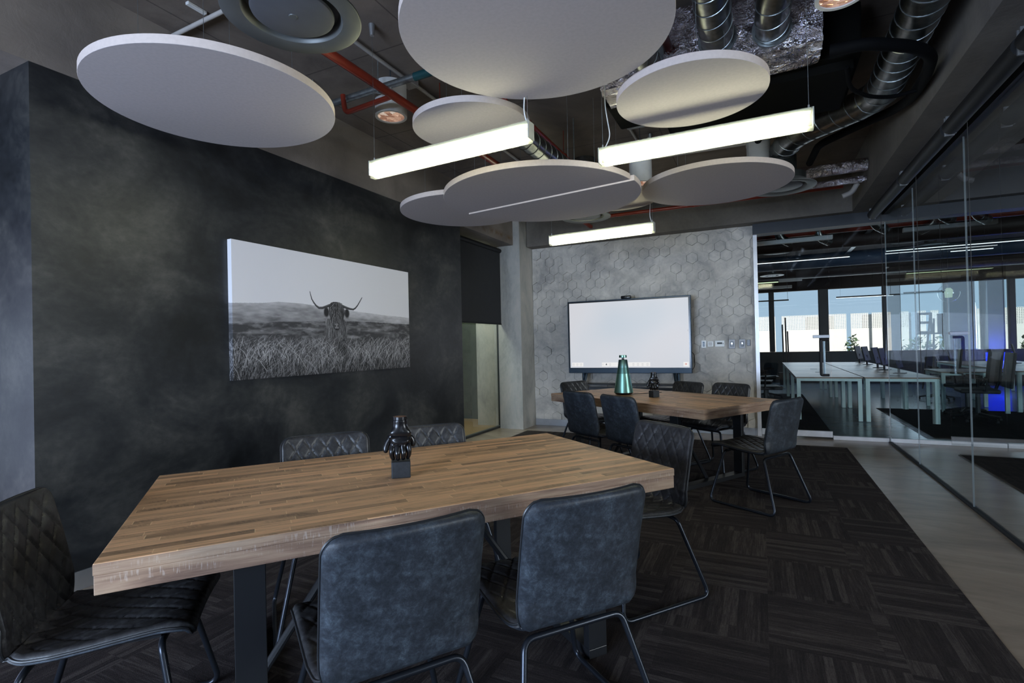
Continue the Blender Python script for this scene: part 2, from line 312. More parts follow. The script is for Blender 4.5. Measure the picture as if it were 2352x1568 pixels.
# ------------------------------------------------------------------ mesh helpers
class MB:
    def __init__(self): self.bm = bmesh.new()
    def box(self, x0, x1, y0, y1, z0, z1, bev=0.0):
        vs = [self.bm.verts.new(p) for p in ((x0, y0, z0), (x1, y0, z0), (x1, y1, z0), (x0, y1, z0), (x0, y0, z1), (x1, y0, z1), (x1, y1, z1), (x0, y1, z1))]
        fs = [self.bm.faces.new([vs[i] for i in q]) for q in ((0, 3, 2, 1), (4, 5, 6, 7), (0, 1, 5, 4), (1, 2, 6, 5), (2, 3, 7, 6), (3, 0, 4, 7))]
        if bev:
            es = list({e for f in fs for e in f.edges})
            bmesh.ops.bevel(self.bm, geom=es, offset=bev, segments=2, affect='EDGES', profile=0.5)
        return self
    def sweep(self, pts, r, seg=12, close=False, cap=True, rfun=None):
        pts = [Vector(p) for p in pts]; n = len(pts)
        tans = []
        for i in range(n):
            a = pts[(i - 1) % n] if (close or i > 0) else pts[i]; b_ = pts[(i + 1) % n] if (close or i < n - 1) else pts[i]
            tans.append((b_ - a).normalized())
        t0 = tans[0]; up = Vector((0, 0, 1)) if abs(t0.z) < 0.9 else Vector((1, 0, 0))
        nrm = t0.cross(up).normalized(); rings = []
        for i in range(n):
            t = tans[i]; nrm = (nrm - t * nrm.dot(t)).normalized(); bn = t.cross(nrm)
            rr = r if rfun is None else rfun(i)
            rings.append([self.bm.verts.new(pts[i] + (nrm * math.cos(2 * PI * k / seg) + bn * math.sin(2 * PI * k / seg)) * rr) for k in range(seg)])
        for i in range(n if close else n - 1):
            A, B = rings[i], rings[(i + 1) % n]
            for k in range(seg):
                self.bm.faces.new((A[k], A[(k + 1) % seg], B[(k + 1) % seg], B[k]))
        if cap and not close:
            self.bm.faces.new(rings[0][::-1]); self.bm.faces.new(rings[-1])
        return self
    def cyl(self, p0, p1, r, seg=20, r2=None):
        return self.sweep([p0, p1], r, seg, rfun=(None if r2 is None else (lambda i: r if i == 0 else r2)))
    def lathe(self, prof, seg=48, c=(0, 0, 0)):
        rings = []
        for (r, z) in prof:
            rings.append([self.bm.verts.new((c[0] + r * math.cos(2 * PI * k / seg), c[1] + r * math.sin(2 * PI * k / seg), c[2] + z)) for k in range(seg)])
        for A, B in zip(rings, rings[1:]):
            for k in range(seg):
                self.bm.faces.new((A[k], A[(k + 1) % seg], B[(k + 1) % seg], B[k]))
        if prof[0][0] > 1e-4: self.bm.faces.new(rings[0][::-1])
        if prof[-1][0] > 1e-4: self.bm.faces.new(rings[-1])
        return self
    def prism(self, poly, z0, z1):
        a = [self.bm.verts.new((x, y, z0)) for x, y in poly]; b_ = [self.bm.verts.new((x, y, z1)) for x, y in poly]
        n = len(poly); self.bm.faces.new(a[::-1]); self.bm.faces.new(b_)
        for i in range(n): self.bm.faces.new((a[i], a[(i + 1) % n], b_[(i + 1) % n], b_[i]))
        return self
    def xf(self, M):
        bmesh.ops.transform(self.bm, matrix=M, verts=self.bm.verts); return self
    def build(self, name, mat, parent=None, smooth=False, bevel=0.0, loc=None, norm=True):
        bm = self.bm
        bmesh.ops.remove_doubles(bm, verts=bm.verts, dist=1e-6)
        if norm: bmesh.ops.recalc_face_normals(bm, faces=bm.faces)
        me = bpy.data.meshes.new(name); bm.to_mesh(me); bm.free()
        if smooth:
            for p in me.polygons: p.use_smooth = True
            try: me.set_sharp_from_angle(angle=math.radians(38))
            except Exception: pass
        o = bpy.data.objects.new(name, me); COL.objects.link(o)
        me.materials.append(MATS[mat] if isinstance(mat, str) else mat)
        if parent is not None: o.parent = parent
        if loc is not None: o.location = loc
        if bevel:
            md = o.modifiers.new('bevel', 'BEVEL'); md.width = bevel; md.segments = 2; md.limit_method = 'ANGLE'
        return o
def fillet(pts, r, n=6, close=False):
    pts = [Vector(p) for p in pts]; out = []; N = len(pts)
    for i in range(N):
        if not close and i in (0, N - 1): out.append(pts[i]); continue
        p = pts[i]; a = pts[(i - 1) % N]; b_ = pts[(i + 1) % N]
        u = (a - p); v = (b_ - p); rr = min(r, u.length * 0.48, v.length * 0.48)
        A = p + u.normalized() * rr; B = p + v.normalized() * rr
        for k in range(n + 1):
            t = k / n; out.append(A.lerp(p, t).lerp(p.lerp(B, t), t))
    return out
def tag(o, label, cat, group=None, kind=None):
    o['label'] = label; o['category'] = cat
    if group: o['group'] = group
    if kind: o['kind'] = kind
    return o
def thing(name, label, cat, loc=(0, 0, 0), rz=0.0, group=None, kind=None):
    o = bpy.data.objects.new(name, None); COL.objects.link(o); o.location = loc; o.rotation_euler = (0, 0, rz)
    o.empty_display_size = 0.1
    return tag(o, label, cat, group, kind)
def struct(name, mb, mat, label=None, cat=None, **k):
    o = mb.build(name, mat, **k); o['kind'] = 'structure'
    if label: o['label'] = label; o['category'] = cat or name.split('_')[0]
    return o
def dup(root, loc, rz, label=None, group=None):
    r = root.copy(); COL.objects.link(r); r.location = loc; r.rotation_euler = (0, 0, rz)
    if label: r['label'] = label
    if group: r['group'] = group
    for ch in list(root.children):
        c = ch.copy(); COL.objects.link(c); c.parent = r
        for g in ch.children:
            d = g.copy(); COL.objects.link(d); d.parent = c
    return r

# ------------------------------------------------------------------ the room
CEIL = 3.46; BEAM = 2.90; YW = 7.95; XG = 1.435
struct('floor', MB().box(-6, 10, -3.6, 18.2, -0.12, 0.0), 'polished_concrete', 'polished brown grey concrete floor', 'floor')
struct('floor_office', MB().box(-3.0, 9.9, YW + 0.13, 18.0, 0.0, 0.0004), 'sky_tinted_concrete', 'polished concrete floor of the office, sky sheen painted in blue grey', 'floor')
struct('ceiling', MB().box(-6, 10, -3.6, 18.2, CEIL, CEIL + 0.2), 'slab_concrete', 'raw brown concrete ceiling slab with panel joints', 'ceiling')
struct('ceiling_office', MB().box(1.96, 9.89, -3.4, 7.7, CEIL - .02, CEIL - .001).box(-2.99, 9.89, 8.22, 17.9, CEIL - .02, CEIL - .001), 'office_header', 'ceiling sheet beyond the glass, coloured dark for shade', 'ceiling')  # thin sheet below the slab, its dark colour stands in for shade
struct('wall_left', MB().box(-3.86, -3.5, 1.41, 5.84, 0, BEAM), 'dark_plaster', 'dark charcoal polished plaster wall behind the canvas picture', 'wall')
struct('trim_1', MB().box(-4.1, -3.5, -3.6, YW + 0.3, BEAM, CEIL), 'rusty_concrete', 'concrete beam above the dark plaster wall, rust stained at its far end', 'beam')
struct('trim_15', MB().box(1.951, 9.9, 7.72, YW + 0.25, BEAM, CEIL), 'header_slate_shade', 'header beam of the neighbouring room, shade put into its dark colour', 'beam')  # continuation of the far concrete beam, coloured dark in place of shade
struct('trim_2', MB().box(-3.38, 1.95, 7.72, YW + 0.25, BEAM, CEIL), 'beam_concrete', 'concrete beam above the hexagon wall and glass door', 'beam')
struct('trim_3', MB().box(1.07, 1.95, -3.6, 7.719, BEAM, CEIL), 'beam_concrete', 'concrete beam running above the long glass wall', 'beam')
struct('trim_4', MB().box(-3.79, -3.39, 7.45, YW + 0.2, 0, CEIL - 0.001), 'pillar_concrete', 'grey concrete pillar between roller blind and hexagon wall', 'pillar')
struct('wall_far', MB().box(-3.388, -0.07, YW + 0.012, YW + 0.2, 0, BEAM), 'hex_plaster', 'grey plaster wall behind the hexagon relief', 'wall')
struct('wall_recess', MB().box(-6.0, -5.8, -3.6, 1.6, 0, 0.2).box(-6.0, -5.8, -3.6, 1.6, 1.7, CEIL).box(-6, -5.8, -3.6, -1.7, 0.2, 1.7).box(-6, -5.8, 0.9, 1.6, 0.2, 1.7).box(-6, -3.862, 1.42, 1.6, 0, CEIL), 'dark_plaster', 'dark plaster wall of the recess left of the camera', 'wall')
struct('wall_back', MB().box(-6, 10, -3.6, -3.42, 0, 0.45).box(-6, 10, -3.6, -3.42, 2.05, CEIL).box(-6, -3.35, -3.6, -3.42, 0.45, 2.05).box(-0.55, 10, -3.6, -3.42, 0.45, 2.05), 'hex_plaster', 'pale wall behind the camera around its window band', 'wall')
struct('wall_right', MB().box(9.9, 10, -3.42, 18.0, 0, 0.6).box(9.9, 10, -3.42, 18.0, 2.6, CEIL).box(9.9, 10, 5.6, 18.0, 0.6, 2.6).box(9.9, 10, -3.42, -2.6, 0.6, 2.6), 'office_lower_wall', 'dark far right wall of the office', 'wall')
struct('wall_corridor', MB().box(-6, -4.1, YW + 0.25, YW + 0.4, 0, CEIL).box(-6.0, -5.85, 1.6, YW + 0.4, 0, CEIL), 'dark_green_wall', 'dark green wall seen through the window beside the pillar', 'wall')
struct('wall_office_left', MB().box(-3.2, -3.0, YW + 0.26, 18.0, 0, CEIL), 'office_lower_wall', 'dark wall closing the office on the left', 'wall')

# hexagon relief tiles (0.15 m across), a printed-plaster cladding: one skin
def hex_wall():
    mb = MB(); bm = mb.bm; R = 0.088; w = math.sqrt(3) * R
    x0, x1, z0, z1 = -3.386, -0.072, 0.105, BEAM - 0.001
    rnd = random.Random(3); row = 0; z = z0 - R
    while z < z1 + R:
        x = x0 - w + (w / 2 if row % 2 else 0)
        while x < x1 + w:
            d = rnd.choice((0.0, 0.001, 0.003, 0.008, 0.012)); tx = rnd.uniform(-0.06, 0.06); tz = rnd.uniform(-0.05, 0.05)
            top = []; bot = []; kk = rnd.choice((0.999, 0.999, 0.945))
            for k in range(6):
                a = PI / 6 + k * PI / 3; px = x + R * kk * math.cos(a); pz = z + R * kk * math.sin(a)
                cx = min(max(px, x0), x1); cz = min(max(pz, z0), z1)
                dep = 0.014 + d + (cx - x) * tx + (cz - z) * tz
                top.append((cx, YW + 0.012 - max(dep, 0.002), cz)); bot.append((cx, YW + 0.012, cz))
            if max(p[0] for p in top) - min(p[0] for p in top) > 0.003 and max(p[2] for p in top) - min(p[2] for p in top) > 0.003:
                T = [bm.verts.new(p) for p in top]; B = [bm.verts.new(p) for p in bot]
                try:
                    bm.faces.new(T)
                    for k in range(6): bm.faces.new((T[k], T[(k + 1) % 6], B[(k + 1) % 6], B[k]))
                except ValueError: pass
            x += w
        z += 1.5 * R; row += 1
    o = struct('wall_hexagon_relief', mb, 'hex_plaster', 'grey hexagon relief cladding behind the display', 'wall')
    return o
hex_wall()
struct('baseboard_far', MB().box(-3.386, -0.07, YW - 0.006, YW + 0.011, 0, 0.105), 'aluminium', 'aluminium skirting under the hexagon wall', 'baseboard', bevel=0.002)
struct('baseboard_left', MB().box(-3.499, -3.486, 1.41, 5.84, 0, 0.105), 'aluminium', 'aluminium skirting along the dark plaster wall', 'baseboard', bevel=0.002)
struct('trim_5', MB().box(-0.069, -0.02, YW - 0.03, YW + 0.1, 0, 2.76), 'bright_rail', 'white aluminium jamb between hexagon wall and glass door', 'door jamb')
struct('trim_6', MB().box(-0.069, 10, YW - 0.10, YW + 0.12, 2.76, BEAM - 0.001), 'header_slate_shade', 'dark slate header above the glass door', 'header')
# carpets laid in the floor
mb = MB().box(-3.28, 0.9, -3.2, 7.36, 0.0005, 0.006); o = mb.build('carpet', 'carpet_tiles'); tag(o, 'dark brown striped carpet tiles covering the meeting room floor', 'carpet')
o = MB().box(-3.0, 0.86, 8.45, 14.2, 0.0005, 0.006).build('carpet', 'office_carpet'); tag(o, 'black carpet behind the glass door under the bench desk', 'carpet')
o = MB().box(1.9, 9.8, 8.35, 11.66, 0.0005, 0.006).build('carpet', 'office_carpet'); tag(o, 'black office carpet seen through the long glass wall', 'carpet')
o = MB().box(1.93, 9.8, -3.0, 7.3, 0.0005, 0.006).build('carpet', 'office_carpet'); tag(o, 'black carpet of the neighbouring room at the right edge', 'carpet')

# long glass wall, panes with butt joints
joints = [-3.0, 0.55, 2.06, 3.58, 5.10, 6.60, YW - 0.03]
for i, (a, b_) in enumerate(zip(joints, joints[1:])):
    w = thing('window_%d' % (i + 1), 'clear frameless pane of the long glass wall, bay %s' % ('beside the camera', 'nearest the frame edge', 'second from the frame edge', 'third from the frame edge', 'second from the glass corner', 'at the glass corner')[i], 'glass pane', (XG, 0, 0), 0, None, 'structure')
    MB().box(-0.006, 0.006, a + 0.002, b_ - 0.002, 0.012, 2.84).build('pane', 'clear_glass', w)
    MB().box(-0.006, 0.006, b_ - 0.0016, b_ + 0.0016, 0.012, 2.84).build('joint_seal', 'aluminium', w)
struct('trim_7', MB().box(XG - 0.022, XG + 0.022, -3.0, YW - 0.03, 0.0, 0.011), 'office_black', 'black floor channel of the long glass wall', 'floor channel')
struct('trim_8', MB().box(XG - 0.03, XG + 0.03, -3.0, YW - 0.102, 2.841, BEAM - 0.0005), 'office_black', 'black head channel of the long glass wall', 'head channel')
# glass front: door, fixed panes
d = thing('door_1', 'frameless glass door with long black pull handle', 'glass door', (0, YW, 0), 0, None, 'structure')
MB().box(-0.015, 0.815, -0.006, 0.006, 0.105, 2.755).build('pane', 'clear_glass', d)
MB().box(-0.015, 0.815, -0.02, 0.02, 0.025, 0.104, ).build('bottom_rail', 'bright_rail', d, bevel=0.003)
MB().box(0.62, 0.812, -0.025, 0.025, 1.325, 1.365).build('lock_plate', 'aluminium', d, bevel=0.003)
h = MB().sweep(fillet([(0.79, -0.05, 1.30), (0.70, -0.07, 1.30), (0.70, -0.07, 0.84), (0.79, -0.05, 0.84)], 0.02), 0.017, 10).build('handle', 'office_black', d, smooth=True)
MB().box(0.735, 0.76, 0.03, 0.055, 0.82, 1.30).build('handle', 'aluminium', d, bevel=0.003)
fx = [(0.822, XG - 0.01, 'between door and glass corner'), (XG + 0.01, 2.55, 'beyond the glass corner'), (2.56, 3.75, 'second beyond the glass corner'), (3.76, 5.2, 'third beyond the glass corner'), (5.21, 7.4, 'farthest right along the corridor')]
for i, (a, b_, t) in enumerate(fx):
    w = thing('window_%d' % (i + 8), 'clear pane of the glass front, %s' % t, 'glass pane', (0, YW, 0), 0, None, 'structure')
    MB().box(a, b_, -0.006, 0.006, 0.05, 2.755).build('pane', 'clear_glass', w)
    MB().box(a, b_, -0.022, 0.022, 0.0, 0.05).build('bottom_rail', 'bright_rail', w, bevel=0.002)
o = thing('door_handle', 'steel pull handle on the neighbouring glass front', 'door handle', (3.2, YW - 0.06, 0))
MB().box(-0.10, 0.09, -0.01, 0.04, 1.325, 1.365).build('lock_plate', 'aluminium', o); MB().box(0.02, 0.06, -0.03, 0.0, 0.82, 1.30).build('grip', 'aluminium', o)
for q in (0.84, 1.24): MB().box(0.02, 0.06, 0.0, 0.055, q, q + 0.04).build('bracket', 'aluminium', o)
# window between dark wall and pillar
w = thing('window_14', 'window beside the concrete pillar below the dark blind', 'window', (-3.85, 0, 0), 0, None, 'structure')
MB().box(-0.006, 0.006, 5.85, 7.56, 0.03, 2.84).build('pane', 'outer_glass', w)
MB().box(-0.03, 0.03, 7.56, 7.62, 0, 2.86).box(-0.03, 0.03, 5.84, 7.56, 0, 0.03).build('frame', 'mullion_grey', w)
MB().box(0.03, 0.06, 7.50, 7.62, 0, 2.86).build('jamb', 'aluminium', w)
struct('wall_pillar_side', MB().box(-3.84, -3.795, 7.62, YW + 0.2, 0, BEAM), 'pillar_concrete')
struct('trim_9', MB().box(-4.28, -3.885, 7.59, YW + 0.24, 0, CEIL), 'pillar_concrete', 'concrete pillar seen through the window beside the blind', 'pillar')
struct('floor_terrace', MB().box(-5.85, -3.88, 1.61, YW + 0.24, 0.0006, 0.012), 'wood_floor', 'yellow brown timber floor beyond the window', 'floor')
o = thing('roller_blind', 'dark grey roller blind half lowered beside the pillar', 'roller blind', (-3.74, 0, 0))
MB().box(-0.003, 0.003, 5.86, 7.56, 1.67, 2.80).build('fabric', 'blind_fabric', o)
MB().cyl((0, 5.86, 2.83), (0, 7.60, 2.83), 0.035, 18).build('roll', 'blind_roll', o, smooth=True)
MB().cyl((0, 5.87, 1.662), (0, 7.56, 1.662), 0.011, 10).build('bottom_bar', 'blind_roll', o, smooth=True)
MB().sweep(fillet([(0.02, 7.60, 2.81), (0.02, 7.60, 0.66), (0.02, 7.66, 0.60), (0.02, 7.72, 0.66), (0.02, 7.72, 2.0), (0.02, 7.64, 2.81)], 0.05), 0.0035, 6).build('chain', 'mullion_grey', o)

# windows that give the daylight (behind and beside the camera; far right one added for its light)
for nme, lab, (cx, cy), horiz, L, z0, z1 in (('window_15', 'window band behind the camera', (-1.95, -3.5), True, 2.8, 0.45, 2.05), ('window_16', 'tall window of the recess left of the camera', (-5.9, -0.4), False, 2.6, 0.2, 1.7), ('window_17', 'unseen window band added in the far right wall for light', (9.95, 1.5), False, 8.2, 0.6, 2.6)):
    w = thing(nme, lab, 'window', (cx, cy, 0), 0, None, 'structure')
    f = MB(); n = 4 if horiz else 2
    for k in range(n + 1):
        u = -L / 2 + L * k / n
        (f.box(u - .03, u + .03, -.04, .04, z0, z1) if horiz else f.box(-.04, .04, u - .03, u + .03, z0, z1))
    for zz in (z0, z1 - 0.05):
        (f.box(-L / 2, L / 2, -.04, .04, zz, zz + .05) if horiz else f.box(-.04, .04, -L / 2, L / 2, zz, zz + .05))
    f.build('frame', 'mullion_grey', w)
    (MB().box(-L / 2, L / 2, -.004, .004, z0, z1) if horiz else MB().box(-.004, .004, -L / 2, L / 2, z0, z1)).build('pane', 'outer_glass', w)

# blind rolls under the right beam
for a, b_, lab in ((3.6, 4.75, 'black rolled blind under the right beam, nearest one'), (4.8, 6.1, 'black rolled blind under the right beam, middle one'), (6.15, 7.68, 'black rolled blind under the right beam, next to the glass door'), (-1.0, 3.55, 'long black rolled blind under the right beam at the frame corner')):
    o = thing('blind_roll', lab, 'rolled blind', (1.27, 0, 0), 0, 'rolled blinds along the glass wall')
    MB().cyl((0, a, 2.82), (0, b_, 2.82), 0.055, 20).build('roll', 'blind_roll', o, smooth=True)
    for q in (a - 0.012, b_): MB().box(-0.03, 0.03, q, q + 0.012, 2.77, 2.899).build('bracket', 'aluminium', o)
    MB().cyl((0.075, b_ - 0.05, 1.0), (0.075, b_ - 0.05, 2.82), 0.0025, 6).build('chain', 'blind_roll', o)

# ------------------------------------------------------------------ tables
T1 = dict(c=(-1.42, 1.91), a=math.radians(51.92)); T2 = dict(c=(-1.01, 5.478), a=math.radians(-31.56))
L2, W2 = 1.018, 0.552; TT = 0.765
def make_table():
    t = thing('meeting_table', 'large rectangular timber meeting table nearest the camera', 'table', (T1['c'][0], T1['c'][1], 0), T1['a'], 'timber meeting tables on black steel frames')
    MB().box(-L2, L2, -W2, W2, TT - 0.032, TT).build('tabletop', 'table_wood', t, bevel=0.002)
    e = MB()
    e.box(-L2 + .001, L2 - .001, -W2 + .001, -W2 + 0.07, TT - 0.085, TT - 0.0325).box(-L2 + .001, L2 - .001, W2 - 0.07, W2 - .001, TT - 0.085, TT - 0.0325)
    e.box(-L2 + .001, -L2 + 0.07, -W2 + 0.07, W2 - 0.07, TT - 0.085, TT - 0.0325).box(L2 - 0.07, L2 - .001, -W2 + 0.07, W2 - 0.07, TT - 0.085, TT - 0.0325)
    e.build('edge_board', 'table_edge_wood', t, bevel=0.002)
    e = MB()
    th = 0.0006
    e.box(-L2, L2, -W2 - th, -W2, TT - 0.031, TT - 0.002).box(-L2, L2, W2, W2 + th, TT - 0.031, TT - 0.002).box(-L2 - th, -L2, -W2, W2, TT - 0.031, TT - 0.002).box(L2, L2 + th, -W2, W2, TT - 0.031, TT - 0.002)
    e.build('edge_strip', 'table_edge_wood', t)
    MB().box(-0.8, 0.8, -0.03, 0.03, TT - 0.125, TT - 0.086).build('stretcher', 'black_steel', t)
    for sx in (-1, 1):
        for sy in (-1, 1):
            MB().box(sx * 0.648 - 0.045, sx * 0.648 + 0.045, sy * 0.455 - 0.02, sy * 0.455 + 0.02, 0.045, TT - 0.0855).build('leg', 'black_steel', t, bevel=0.002)
        MB().box(sx * 0.648 - 0.045, sx * 0.648 + 0.045, -0.475, 0.475, 0.0065, 0.0445).build('foot_rail', 'black_steel', t, bevel=0.002)
        MB().cyl((sx * 0.62, 0, 0.046), (sx * 0.20, 0, TT - 0.126), 0.017, 10).build('brace', 'black_steel', t)
        MB().box(sx * 0.648 - 0.045, sx * 0.648 + 0.045, -0.475, 0.475, TT - 0.0925, TT - 0.086).build('mounting_plate', 'black_steel', t)
    return t
table = make_table()
dup(table, (T2['c'][0], T2['c'][1], 0), T2['a'], 'timber meeting table in front of the display carrying the green speaker')

# ------------------------------------------------------------------ chairs
def chair_profile():
    """seat front -> crease -> top of the back, in (y, z), arc-length sampled"""
    ctrl = [(0.262, 0.440), (0.255, 0.462), (0.20, 0.470), (0.10, 0.462), (0.0, 0.452), (-0.09, 0.446), (-0.150, 0.448), (-0.188, 0.468), (-0.205, 0.52), (-0.222, 0.60), (-0.242, 0.70), (-0.265, 0.80), (-0.283, 0.862)]
    P = [Vector((0, y, z)) for y, z in ctrl]; out = []
    for i in range(len(P) - 1):
        p0 = P[max(i - 1, 0)]; p1 = P[i]; p2 = P[i + 1]; p3 = P[min(i + 2, len(P) - 1)]
        for k in range(12):
            t = k / 12
            out.append(0.5 * ((2 * p1) + (-p0 + p2) * t + (2 * p0 - 5 * p1 + 4 * p2 - p3) * t * t + (-p0 + 3 * p1 - 3 * p2 + p3) * t ** 3))
    out.append(P[-1]); d = [0]
    for a, b_ in zip(out, out[1:]): d.append(d[-1] + (b_ - a).length)
    N = 150; res = []; j = 0
    for i in range(N + 1):
        s = d[-1] * i / N
        while j < len(d) - 2 and d[j + 1] < s: j += 1
        t = (s - d[j]) / (d[j + 1] - d[j]); res.append(out[j].lerp(out[j + 1], t))
    return res, d[-1]
def chair_shell():
    C, L = chair_profile(); N = len(C) - 1; NU = 84; T = 0.034; r = 0.052
    split = next(i for i in range(N) if C[i].z > 0.46 and C[i].y < -0.15)
    nor = []
    for i in range(N + 1):
        t = (C[min(i + 1, N)] - C[max(i - 1, 0)]).normalized(); nor.append(Vector((0, t.z, -t.y)) * 1.0)
    # make the normal point to the sitter (up on the seat, forward on the back)
    nor = [(-n if (i < split and n.z < 0) or (i >= split and n.y < 0) else n) for i, n in enumerate(nor)]
    def hw(i):
        s = L * i / N; base = 0.222 if i >= split else 0.222 + 0.012 * min(1, (split - i) / 20)
        for e in (s, L - s):
            if e < r: base -= r - math.sqrt(max(0.0, r * r - (r - e) ** 2))
        cr = abs(i - split) / 10.0
        if cr < 1: base -= 0.014 * (1 - cr) ** 2
        return base
    def pt(i, u, side):
        s = L * i / N; w = hw(i); x = u * w; n = nor[i]
        edge = max(abs(u) - 0.0, 0.0)
        de = min(w * (1 - abs(u)), s, L - s)
        wrap = 0.022 * (u * u) if i >= split else 0.010 * (u * u)
        if i >= split: wrap *= min(1, (i - split) / 15)
        p = C[i] + Vector((x, 0, 0)) + (Vector((0, 1, 0)) if i >= split else n) * wrap
        soft = min(1.0, de / 0.018); soft = math.sqrt(max(0, 1 - (1 - soft) ** 2))
        if side > 0:
            t = T * 0.5 * (0.25 + 0.75 * soft)
            a = (x / 0.075 + s / 0.115); b_ = (x / 0.075 - s / 0.115)
            g = min(abs(a - round(a)), abs(b_ - round(b_)))  # distance to the diamond seams
            puff = min(1.0, g / 0.22); puff = math.sqrt(max(0, 1 - (1 - puff) ** 2))
            m = min(1.0, max(0.0, (de - 0.012) / 0.03))
            t += (puff - 1) * 0.0085 * m + 0.003 * soft
            return p + n * t
        return p - n * (T * 0.5 * (0.35 + 0.65 * soft))
    def part(i0, i1):
        mb = MB(); bm = mb.bm; G = {}
        for side in (1, -1):
            for i in range(i0, i1 + 1):
                for k in range(NU + 1):
                    if side < 0 and (k % 4) and k != NU: continue
                    G[side, i, k] = bm.verts.new(pt(i, 2 * k / NU - 1, side))
        for i in range(i0, i1):
            for k in range(NU): bm.faces.new((G[1, i, k], G[1, i, k + 1], G[1, i + 1, k + 1], G[1, i + 1, k]))
            for k in range(0, NU, 4): bm.faces.new((G[-1, i, k], G[-1, i + 1, k], G[-1, i + 1, k + 4], G[-1, i, k + 4]))
            bm.faces.new((G[1, i, 0], G[1, i + 1, 0], G[-1, i + 1, 0], G[-1, i, 0])); bm.faces.new((G[1, i, NU], G[-1, i, NU], G[-1, i + 1, NU], G[1, i + 1, NU]))
        for i in ({i0} if i0 == 0 else set()) | ({i1} if i1 == N else set()):
            for k in range(0, NU, 4):
                bm.faces.new([G[1, i, k + q] for q in range(5)] + [G[-1, i, k + 4], G[-1, i, k]])
        return mb
    def rim(i0, i1):
        P = []
        for i in range(i0, i1 + 1): P.append(pt(i, -1, 1) + Vector((-0.001, 0, 0)))
        if i1 == N: P += [pt(N, -1 + 2 * k / 10, 1) for k in range(1, 11)]
        if i0 == 0: P = P[::-1] + [pt(0, -1 + 2 * k / 10, 1) for k in range(1, 11)]
        rng = range(i1 - 1, i0 - 1, -1) if i1 == N else range(i0 + 1, i1 + 1)
        for i in rng: P.append(pt(i, 1, 1) + Vector((0.001, 0, 0)))
        return P
    return part(0, split), part(split, N), rim(0, split), rim(split, N)
def make_chair(label, loc, rz, group):
    t = thing('upholstered_chair', label, 'chair', loc, rz, group)
    seat, back, r1, r2 = chair_shell()
    def two_tone(o):
        o.data.materials.append(MATS['leather_back'])
        n = 0
    s = seat.build('seat', 'leather_quilt', t, smooth=True, norm=True); bk = back.build('backrest', 'leather_quilt', t, smooth=True, norm=True)
    for o in (s, bk):
        o.data.materials.append(MATS['leather_back'])
        for p in o.data.polygons:
            nrm = p.normal
            if (o is bk and nrm.y < 0.2) or (o is s and nrm.z < 0.1): p.material_index = 1
    p1 = MB().sweep(r1, 0.0042, 6).build('piping', 'leather_piping', s, smooth=True)
    p2 = MB().sweep(r2, 0.0042, 6).build('piping', 'leather_piping', bk, smooth=True)
    R = 0.0105; zf = R + 0.006
    f = 0.268
    def mid(a, b_, t_): return Vector(a).lerp(Vector(b_), t_)
    FLt, FRt = (-0.175, 0.185, 0.418), (0.175, 0.185, 0.418); RLt, RRt = (-0.185, -0.155, 0.405), (0.185, -0.155, 0.405)
    FL, FR, RL, RR = (-f, 0.27, zf), (f, 0.27, zf), (-f, -0.285, zf), (f, -0.285, zf)
    for (tp, ft, tin, fin) in ((FLt, FL, FRt, RL), (FRt, FR, FLt, RR), (RLt, RL, RRt, FL), (RRt, RR, RLt, FR)):
        P = [mid(tp, tin, 0.2)] + fillet([mid(tp, tin, 0.19), tp, ft, mid(ft, fin, 0.16)], 0.05, 6)[1:-1] + [mid(ft, fin, 0.16)]
        P = fillet([mid(tp, tin, 0.2), tp, ft, mid(ft, fin, 0.2)], 0.055, 7)
        MB().sweep(P, R, 10).build('leg', 'chair_steel', t, smooth=True)
    for a, b_ in ((FL, RL), (FR, RR)): MB().cyl(mid(a, b_, 0.2), mid(a, b_, 0.8), R, 10).build('runner', 'chair_steel', t, smooth=True)
    for a, b_ in ((FLt, FRt), (RLt, RRt)): MB().cyl(mid(a, b_, 0.2), mid(a, b_, 0.8), R, 10).build('crossbar', 'chair_steel', t, smooth=True)
    MB().box(-0.15, 0.15, -0.14, 0.18, 0.424, 0.432).build('seat_plate', 'black_steel', t)
    return t
l1 = Vector((math.cos(T1['a']), math.sin(T1['a']), 0)); s1 = Vector((-l1.y, l1.x, 0)); c1 = Vector((*T1['c'], 0))
D = math.radians
g1 = 'quilted chairs around the near table'; g2 = 'quilted chairs around the far table'
ch = make_chair('dark leather chair, back to the camera, left of the pair at the near table', (-1.056, 1.268, 0), D(55.5), g1)
P_f = c1 + l1 * -0.29 + s1 * 0.42; P_g = c1 + l1 * 0.27 + s1 * 0.40
for loc, a, lab, g in (
    ((-0.690, 1.715, 0), 51.5, 'dark leather chair, back to the camera, right of the pair at the near table', g1),
    ((-0.655, 2.785, 0), 142.5, 'quilted chair at the right end of the near table, facing left', g1),
    ((-1.965, 0.985, 0), -44.5, 'black quilted chair at the left end of the near table, cut by the frame edge', g1),
    ((P_f.x, P_f.y, 0), -129.5, 'quilted chair behind the near table, left of the hand sculpture', g1),
    ((P_g.x, P_g.y, 0), -129.0, 'quilted chair behind the near table, right of the hand sculpture', g1),
    ((-0.043, 4.667, 0), 59.6, 'dark chair at the right end of the far table, its sled frame wholly in view', g2),
    ((-1.466, 4.990, 0), -31.5, 'dark chair at the far table, back to the camera, farther from the quilted end chair', g2),
    ((-1.003, 4.697, 0), -33.5, 'dark chair at the far table, back to the camera, beside the quilted end chair', g2),
    ((-1.843, 5.924, 0), -119.0, 'dark chair at the left end of the far table, mostly hidden', g2),
    ((-0.902, 5.965, 0), 143.0, 'quilted chair behind the far table, beside the black hand sculpture', g2),
    ((-0.431, 5.780, 0), 147.5, 'quilted chair behind the far table, nearest the glass door', g2)):
    dup(ch, loc, D(a), lab, g)

